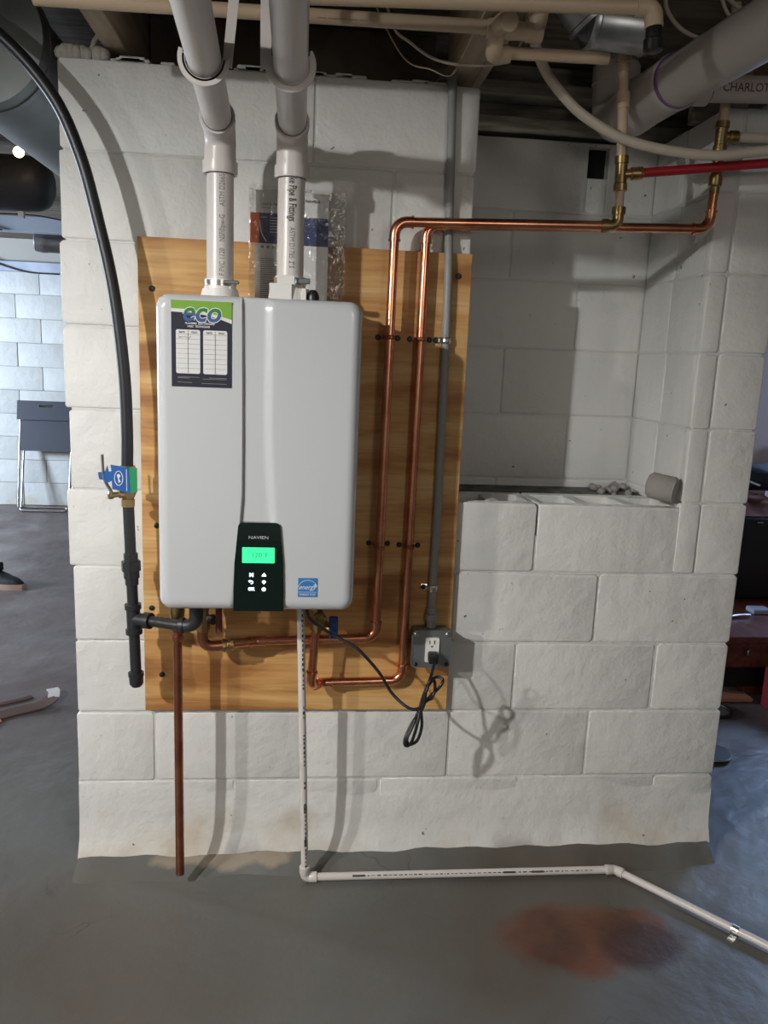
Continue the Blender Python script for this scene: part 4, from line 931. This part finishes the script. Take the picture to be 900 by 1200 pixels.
# supply pipes under the joists
def supply(y, z, x0, x1, r, label, dz=.012):
    p = thing('supply_pipe', label, 'pipe', ((x0+x1)/2, y, z-.02), 'cream supply pipes under the joists')
    obj('tube', rod((x0, y, z), (x1, y, z+dz*(x1-x0)), r, 14), M['cpvc'], p, smooth=50); return p
a = supply(-.47, 2.0255, .55, 1.205, .0135, 'whitish supply pipe nearest the camera, ending in a drop with a black sleeve', .047)
arc, _ = fillet((1.1, -.47, 2.054), (1.232, -.47, 2.058), (1.236, -.47, 1.95), .018)
obj('elbow', sweep(bmesh.new(), [(1.196, -.47, 2.0565)]+arc+[(1.235, -.47, 2.024)], .0172, 14), M['cpvc'], a, smooth=50)
obj('black_sleeve', prof((1.235, -.47, 2.030), (1.237, -.47, 1.980), [(0, .0135), (.05, .015), (.5, .0155), (.55, .0185), (.92, .0185), (1, .011)], 14), M['rubber'], a, smooth=40, label='black foam sleeve')
b_ = supply(-.335, 2.0385, .06, .955, .0135, 'cream supply pipe running along under the joists behind both vent pipes', .016)
obj('coupling', prof((.955-.012, -.335, 2.049), (.955+.04, -.335, 2.050), [(0, .0165), (1, .0165)], 14), M['cpvc'], b_, smooth=40)
obj('tee', prof((.94, -.335, 2.050), (1.055, -.335, 2.050), [(0, .018), (.05, .0195), (.3, .0195), (.32, .0175), (.7, .0175), (.72, .0195), (1, .0195)], 14), M['cpvc'], b_, smooth=40)
obj('elbow', sweep(bmesh.new(), spline([(.965, -.335, 2.050), (.963, -.35, 2.051), (.966, -.38, 2.048), (.972, -.405, 2.040)], 5), .0185, 12), M['cpvc'], b_, smooth=60)
obj('elbow', sweep(bmesh.new(), spline([(1.040, -.335, 2.052), (1.044, -.345, 2.075), (1.050, -.35, 2.150)], 5), .0180, 12), M['cpvc'], b_, smooth=60)
obj('drop', sweep(bmesh.new(), spline([(.962, -.335, 2.046), (.963, -.315, 2.024), (.972, -.29, 2.018), (1.00, -.285, 2.024)], 6), .0180, 12), M['cpvc'], b_, smooth=60)
obj('pipe_print', text_bm('----- --------- ----- ----', .012, pipemap((.60, -.335, 2.0435), (1, 0, .016), (0, -1, -.2), .014, 1), align='LEFT'), M['paleink'], b_)
c_ = supply(-.285, 2.026, .985, 1.215, .0125, 'short cream supply pipe below the fittings, running right to the steel duct', .02)
dt = thing('steel_duct', 'shiny galvanized round duct elbow above the waste pipe', 'duct', (1.24, -.17, 2.08))
obj('elbow_section', prof((1.135, -.17, 2.235), (1.212, -.17, 2.145), [(0, .053), (.25, .053), (.27, .056), (.33, .056), (.35, .053), (.9, .053), (.92, .057), (1, .057)], 28), M['galv'], dt, smooth=35)
obj('straight_section', prof((1.200, -.17, 2.143), (1.345, -.165, 2.140), [(0, .052), (.05, .056), (.1, .056), (.12, .053), (.9, .053), (.93, .056), (1, .053)], 28), M['galv'], dt, smooth=35)
obj('hanging_band', box(bmesh.new(), 1.27, 1.285, -.175, -.172, 2.19, 2.262), M['galv'], dt)

# thin cables
def cable(name, label, pts, r, m, per=8):
    return tag(obj(name, sweep(bmesh.new(), spline(pts, per), r, 8), m, smooth=180), label, 'cable')
cable('white_cable', 'thin white cable sagging below the joist left of the niche', [(.74, -.06, 2.26), (.775, -.06, 2.146), (.817, -.06, 2.112), (.879, -.06, 2.08), (.961, -.06, 2.073), (1.042, -.07, 2.085), (1.075, -.09, 2.13), (1.085, -.10, 2.262)], .0035, M['pex'])
cable('thin_wire', 'hair-thin brown wire above the wall top left of the conduit', [(.70, -.02, 2.262), (.80, -.02, 2.10), (.87, -.02, 2.072), (.935, -.02, 2.075), (.95, -.02, 2.262)], .0018, M['cpvc'])
cable('coiled_cable', 'white cable hanging in loose loops above the waste pipe', [(1.385, -.16, 2.262), (1.375, -.18, 2.18), (1.43, -.2, 2.122), (1.54, -.2, 2.118), (1.58, -.2, 2.16), (1.51, -.2, 2.20), (1.45, -.2, 2.262)], .0048, M['pex'])
cable('coiled_cable', 'second white cable dropping beside the loose loops', [(1.44, -.26, 2.262), (1.47, -.26, 2.16), (1.52, -.26, 2.125), (1.60, -.26, 2.12), (1.72, -.25, 2.16), (1.78, -.25, 2.262)], .0042, M['pex'])
cable('white_strap', 'short white strap slanting up from the wall head to the joist', [(.073, .02, TOP+.012), (.085, .015, 2.085), (.105, .0, 2.12), (.106, -.01, 2.262)], .0065, M['foam'])
bm = bmesh.new(); random.seed(9)
for i in range(9):
    t = bmesh.new(); bmesh.ops.create_icosphere(t, subdivisions=2, radius=random.uniform(.014, .019)); merge(bm, t, Matrix.Translation(Vector((.012+i*.012, .012+random.uniform(-.006, .006), TOP+.010+random.uniform(-.002, .003)))))
tag(obj('foam_bead', bm, M['foam'], smooth=180), 'whitish bead of foam on the left end of the wall top', 'foam')

# ------------------------------------------------------------------ left room
ld = thing('round_duct', 'big dull grey round duct passing the upper left of the block wall', 'duct', (-.20, .9, 1.93))
obj('duct_section', rod((-.185, .005, 2.085), (-.185, .06, 2.085), .158, 36), M['duct'], ld, smooth=50)
obj('seam_ring', sweep(bmesh.new(), [(-.185, .055, 2.085), (-.185, .075, 2.085)], .162, 36), M['duct'], ld, smooth=50)
obj('duct_section', rod((-.185, .07, 2.085), (-.185, 3.2, 2.085), .150, 36), M['duct'], ld, smooth=50)
for y in (2.6,): obj('hanging_band', sweep(bmesh.new(), [(-.185+.167*math.cos(a), y, 2.085+.167*math.sin(a)) for a in [math.radians(180+15*k) for k in range(13)]], .006, 6), M['galv'], ld)
dk = thing('dark_duct', 'dark round-ended duct under the ceiling beyond the grey duct', 'duct', (-1.1, 1.8, 1.97))
obj('barrel', prof((-2.6, 1.8, 2.09), (-.55, 1.8, 2.085), [(0, .118), (.95, .118), (.975, .112), (.99, .095), (1, .06)], 28), M['tank'], dk, smooth=60)
obj('hanger_strap', box(bmesh.new(), -.70, -.675, 1.79, 1.81, 1.940, 1.978), M['galv'], dk)
lb = thing('ceiling_bulb', 'small warm lit bulb partly hidden behind the grey duct', 'bulb', (-.588, 1.5, 2.13))
t = bmesh.new(); bmesh.ops.create_uvsphere(t, u_segments=16, v_segments=10, radius=.021); bm = bmesh.new(); merge(bm, t, Matrix.Translation(Vector((-.588, 1.5, 2.152)))); obj('globe', bm, M['lamp'], lb, smooth=180)
obj('socket', rod((-.588, 1.5, 2.262), (-.588, 1.5, 2.172), .012, 12), M['tank'], lb, smooth=40)
bmz = thing('painted_beam', 'pale blue painted beam crossing the far room under the ceiling', 'beam', (-1.6, 3.0, 2.03))
obj('timber', box(bmesh.new(), -3.2, -.45, 2.96, 3.05, 2.034, 2.120, .003), M['bluepaint'], bmz)
obj('cable_clip', sweep(bmesh.new(), [(-1.32, 2.955, 2.08), (-1.18, 2.952, 2.033)], .004, 6), M['rubber'], bmz)
tag(obj('black_cable', sweep(bmesh.new(), spline([(-1.25, 2.95, 2.122), (-1.0, 2.95, 2.124), (-.8, 2.95, 2.10), (-.6, 2.95, 2.09)], 6), .004, 6), M['rubber'], smooth=180), 'black cable lying along the pale blue beam', 'cable')
gd = thing('galvanized_pipe', 'shiny galvanized round duct end just under the pale blue beam', 'duct', (-.95, 3.15, 1.93))
obj('sleeve', prof((-1.06, 3.16, 2.004), (-.50, 3.26, 2.015), [(0, .060), (.06, .066), (.1, .066), (.12, .064), (1, .064)], 24), M['galv'], gd, smooth=40)
obj('hanger_strap', box(bmesh.new(), -.82, -.80, 3.195, 3.205, 2.072, 2.262), M['galv'], gd)
obj('end_cap', prof((-1.062, 3.16, 2.004), (-1.068, 3.159, 2.004), [(0, .058), (1, .054)], 24), M['duct'], gd, smooth=40)
tag(obj('black_cable', sweep(bmesh.new(), spline([(-2.2, 5.12, 2.11), (-1.95, 5.12, 2.03), (-1.75, 5.12, 1.985), (-1.5, 5.12, 1.98)], 6), .006, 6), M['rubber'], smooth=180), 'thin black cable drooping at the top of the far block wall', 'cable')

ch = thing('folding_chair', 'dark folding chair folded flat and leaning on the far block wall', 'chair', (-1.64, 5.25, FZ))
cy0, cy1 = 4.95, 5.14
def cyz(z): return cy0 + (cy1-cy0)*(z-FZ)/.98
def lean(x0, x1, z0, z1, th, r):
    bm = bmesh.new(); return poly(bm, [(a, cyz(b), b) for a, b in rrect(x0, x1, z0, z1, r, 4)], (0, 1, 0), th)
def lean_slot():
    bm = bmesh.new()
    for x0, x1, z0, z1 in ((-1.885, -1.40, .755, .862), (-1.885, -1.40, .884, .915), (-1.885, -1.70, .862, .884), (-1.585, -1.40, .862, .884)):
        poly(bm, [(a, cyz(b)-.03, b) for a, b in ((x0, z0), (x1, z0), (x1, z1), (x0, z1))], (0, 1, 0), .024)
    return bm
obj('backrest', lean_slot(), M['chair'], ch)
bm = lean(-1.862, -1.425, .488, .752, .02, .02); obj('seat', bm, M['chair'], ch)
for x in (-1.868, -1.415): obj('frame_tube', sweep(bmesh.new(), [(x, cyz(FZ+.03), FZ+.03), (x, cyz(.80)+.012, .80)], .011, 10), M['chrome'], ch, smooth=50)
for x in (-1.84, -1.445): obj('leg', sweep(bmesh.new(), [(x+.01, cyz(FZ)-.03, FZ+.012), (x, cyz(.70)+.035, .66)], .010, 10), M['chrome'], ch, smooth=50)
obj('floor_bar', sweep(bmesh.new(), [(-1.868, cyz(FZ+.03), FZ+.03), (-1.415, cyz(FZ+.03), FZ+.03)], .011, 10), M['chrome'], ch, smooth=50)
obj('floor_bar', sweep(bmesh.new(), spline([(-1.83, cyz(FZ)-.03, FZ+.04), (-1.80, cyz(FZ)-.045, FZ+.012), (-1.48, cyz(FZ)-.045, FZ+.012), (-1.45, cyz(FZ)-.03, FZ+.04)], 5), .011, 10), M['chrome'], ch, smooth=60)

sh = thing('sneaker', 'black low sneaker with a pinkish sole on the floor at the left edge', 'shoe', (-1.16, 2.66, FZ))
def shoe():
    up, so = bmesh.new(), bmesh.new(); L = .29; yaw = math.radians(-22)
    Mx = Matrix.Translation(Vector((-1.035, 2.60, FZ))) @ Matrix.Rotation(yaw, 4, 'Z') @ Matrix.Scale(1.22, 4)
    n = 15; rings = []
    wd = lambda t: .050*math.sin(math.pi*min(1, max(.05, t*.92+.06)))**.55*(1.0 if t > .45 else .88)
    ht = lambda t: .098-.018*t*0 if t < .30 else (.098 + (.058-.098)*((t-.30)/.45) if t < .75 else .058-.022*((t-.75)/.25)**2)
    for i in range(n+1):
        t = i/n; x = -L+L*t; w_ = wd(t); h = ht(t)
        rings.append([up.verts.new((x, w_*math.cos(a)*(1 if a <= math.pi*.5 else 1), .022+(h-.022)*math.sin(a)**.8)) for a in [math.pi*k/10 for k in range(11)]])
    for a, b in zip(rings, rings[1:]):
        for k in range(10): up.faces.new((a[k], a[k+1], b[k+1], b[k]))
    up.faces.new(rings[0]); up.faces.new(rings[-1][::-1])
    o = [(-L+L*i/n, wd(i/n)+.005) for i in range(n+1)]
    o = [(x+(.008 if i == n else 0), y) for i, (x, y) in enumerate(o)]
    pts = o + [(x, -y) for x, y in o[::-1]]
    poly(so, [(x, y, 0) for x, y in pts], (0, 0, 1), .026)
    for b in (up, so): bmesh.ops.transform(b, matrix=Mx, verts=b.verts)
    cl = bmesh.new(); sweep(cl, [Mx @ Vector((-.215+.062*math.cos(a), .036*math.sin(a), .097-.02*math.cos(a)*.4)) for a in [math.radians(20*k) for k in range(19)]], .010, 8)
    to = bmesh.new(); box(to, -.165, -.125, -.024, .024, .075, .118, .008, 2); bmesh.ops.transform(to, matrix=Mx, verts=to.verts)
    return up, so, cl, to
up, so, cl, to = shoe(); obj('upper', up, M['shoe'], sh, smooth=60); obj('sole', so, M['sole'], sh, smooth=40, label='pinkish sole'); obj('collar', cl, M['shoe'], sh, smooth=60); obj('tongue', to, M['shoe'], sh, smooth=60)

ls = thing('leather_strap', 'brown strap with a white end lying on the floor left of the block wall', 'strap', (-.5, .93, FZ))
def band(pts, wd, m, name, label=None):
    bm = bmesh.new(); P = spline(pts, 6); rr = []
    for i, p in enumerate(P):
        d = P[min(i+1, len(P)-1)]-P[max(i-1, 0)]; n = Vector((-d.y, d.x, 0)).normalized()
        rr.append([bm.verts.new(p+n*wd*a+Vector((0, 0, b))) for a, b in ((-1, 0), (1, 0), (1, .005), (-1, .005))])
    for a, b in zip(rr, rr[1:]):
        for k in range(4): bm.faces.new((a[k], a[(k+1) % 4], b[(k+1) % 4], b[k]))
    bm.faces.new(rr[0]); bm.faces.new(rr[-1][::-1]); obj(name, bm, m, ls, label=label, smooth=50)
band([(-.80, .78, FZ+.002), (-.62, .86, FZ+.003), (-.50, .945, FZ+.005), (-.42, .985, FZ+.012), (-.385, 1.02, FZ+.03)], .034, M['strap'], 'band')
band([(-.385, 1.02, FZ+.03), (-.392, 1.05, FZ+.040), (-.41, 1.085, FZ+.036)], .022, M['paper'], 'white_end', 'white end')
band([(-.82, .90, FZ+.002), (-.66, .97, FZ+.002), (-.53, 1.05, FZ+.002), (-.49, 1.085, FZ+.002)], .012, M['strap'], 'tail')
band([(-.80, .74, FZ+.008), (-.64, .80, FZ+.010), (-.545, .875, FZ+.008)], .034, M['tan'], 'tan_lining', 'lighter tan underside')

# ------------------------------------------------------------------ right room
tb = thing('low_cabinet', 'low reddish brown wooden cabinet on the floor right of the block wall', 'cabinet', (2.9, 1.35, FZ))
TZ = .28
obj('top', box(bmesh.new(), 2.30, 3.5, 1.02, 2.1, TZ-.03, TZ, .004), M['cherry'], tb)
obj('body', box(bmesh.new(), 2.36, 3.45, 1.10, 2.05, .02, TZ-.03, .003), M['blackcase'], tb)
obj('front_panel', box(bmesh.new(), 2.34, 3.46, 1.05, 1.10, .13, TZ-.03, .003), M['cherry'], tb)
obj('plinth', box(bmesh.new(), 2.32, 2.56, 1.02, 1.10, FZ+.002, .0, .003), M['tan'], tb, label='tan edge board at the foot')
obj('plinth_side', box(bmesh.new(), 2.56, 3.45, 1.10, 2.0, FZ, .02, .003), M['cherry'], tb)
obj('handle', sweep(bmesh.new(), spline([(2.535, 1.045, .222), (2.515, 1.03, .215), (2.515, 1.03, .195), (2.535, 1.045, .185)], 4), .004, 6), M['steel'], tb)
bc = thing('black_case', 'tall black equipment case standing on the low reddish cabinet', 'case', (2.95, 1.75, TZ))
obj('shell', box(bmesh.new(), 2.70, 3.35, 1.56, 2.0, TZ+.001, .700, .025, 3), M['blackcase'], bc, smooth=40)
obj('badge', box(bmesh.new(), 2.80, 2.832, 1.555, 1.562, .672, .679, .002), M['boxgrey'], bc)
pb = thing('pale_board', 'pale wooden board standing upright between the block wall and black case', 'board', (2.66, 1.55, TZ))
obj('board', poly(bmesh.new(), [(2.655, 1.545, TZ+.001), (2.672, 1.545, TZ+.001), (2.712, 1.545, .715), (2.688, 1.545, .735)], (0, 1, 0), .02), M['litwood'], pb)
cl_ = thing('folded_cloth', 'crumpled pinkish cloth lying on top of the black case', 'cloth', (2.9, 1.75, .70))
bm = bmesh.new(); random.seed(4); gx, gy = 16, 8; g = []
for i in range(gx+1):
    row = []
    for j in range(gy+1):
        x = 2.705+.6*i/gx; y = 1.58+.38*j/gy; ed = min(i, gx-i, j, gy-j); row.append(bm.verts.new((x, y, .703 + (0 if ed == 0 else .055+.02*math.sin(i*1.3)+.012*math.sin(j*2.1+i)))))
    g.append(row)
for i in range(gx):
    for j in range(gy): bm.faces.new((g[i][j], g[i+1][j], g[i+1][j+1], g[i][j+1]))
fl = [g[i][0] for i in range(gx+1)] + [g[gx][j] for j in range(1, gy+1)] + [g[i][gy] for i in range(gx-1, -1, -1)] + [g[0][j] for j in range(gy-1, 0, -1)]
bm.faces.new(fl[::-1]); obj('cloth', bm, M['cloth'], cl_, smooth=70)
bgb = thing('black_bag', 'soft black bag with a grey zip slumped over the pinkish cloth', 'bag', (2.95, 1.85, .76))
t = bmesh.new(); bmesh.ops.create_uvsphere(t, u_segments=20, v_segments=12, radius=1)
random.seed(8)
for v in t.verts: v.co *= 1+.08*math.sin(v.co.x*9+v.co.z*7)+random.uniform(-.03, .03)
bm = bmesh.new(); merge(bm, t, Matrix.Translation(Vector((2.98, 1.80, .868))) @ Matrix.Diagonal((.285, .15, .072, 1)))
obj('bag_body', bm, M['bag'], bgb, smooth=180)
obj('zip', sweep(bmesh.new(), [(2.80, 1.672, .862), (2.845, 1.652, .846)], .005, 6), M['silver'], bgb)
obj('carry_strap', sweep(bmesh.new(), spline([(2.74, 1.66, .83), (2.70, 1.62, .78), (2.675, 1.58, .735), (2.66, 1.57, .715)], 5), .014, 8, flat=(.4, 1)), M['bag'], bgb, smooth=60)
k1 = thing('metal_tool', 'small shiny metal tool lying on the reddish cabinet', 'tool', (2.62, 1.30, TZ))
obj('blade', sweep(bmesh.new(), spline([(2.545, 1.27, TZ+.010), (2.60, 1.285, TZ+.012), (2.66, 1.29, TZ+.012)], 4), .010, 8, flat=(.6, 1)), M['steel'], k1, smooth=60)
obj('grip', sweep(bmesh.new(), spline([(2.535, 1.26, TZ+.009), (2.55, 1.27, TZ+.012)], 4), .011, 8), M['rubber'], k1, smooth=60)
k2 = tag(obj('blue_packet', box(bmesh.new(), 2.70, 2.79, 1.33, 1.40, TZ+.001, TZ+.024, .004), M['bluepaint']), 'small pale blue packet beside the metal tool on the cabinet', 'packet')
k3 = tag(obj('red_box', box(bmesh.new(), 2.58, 2.95, .80, 1.00, FZ+.001, .16, .006), M['red']), 'dark red box on the floor in front of the low cabinet', 'box')
td = thing('flat_disc', 'flat dark metal disc lying on the bluish floor right of the block wall', 'disc', (2.13, .55, FZ))
obj('disc', prof((2.125, .56, FZ+.001), (2.125, .56, FZ+.016), [(0, .060), (.6, .074), (1, .074)], 28), M['blackcase'], td, smooth=40)
obj('rim', sweep(bmesh.new(), [(2.125+.0745*math.cos(a), .56+.0745*math.sin(a), FZ+.014) for a in [math.radians(12*k) for k in range(31)]], .0025, 6), M['steel'], td, smooth=60)
tag(obj('cable_loop', sweep(bmesh.new(), [(2.33+.075*math.cos(a), .94+.075*math.sin(a), FZ+.0075) for a in [math.radians(12*k) for k in range(31)]], .007, 8), M['rubber'], smooth=180), 'loop of black cable on the bluish floor beside the disc', 'cable')
tag(obj('pale_curtain', box(bmesh.new(), 3.2, 3.45, 2.15, 2.19, .2, 1.02, .01), M['lavender']), 'pale lavender cloth panel against the beige wall at the right edge', 'curtain')
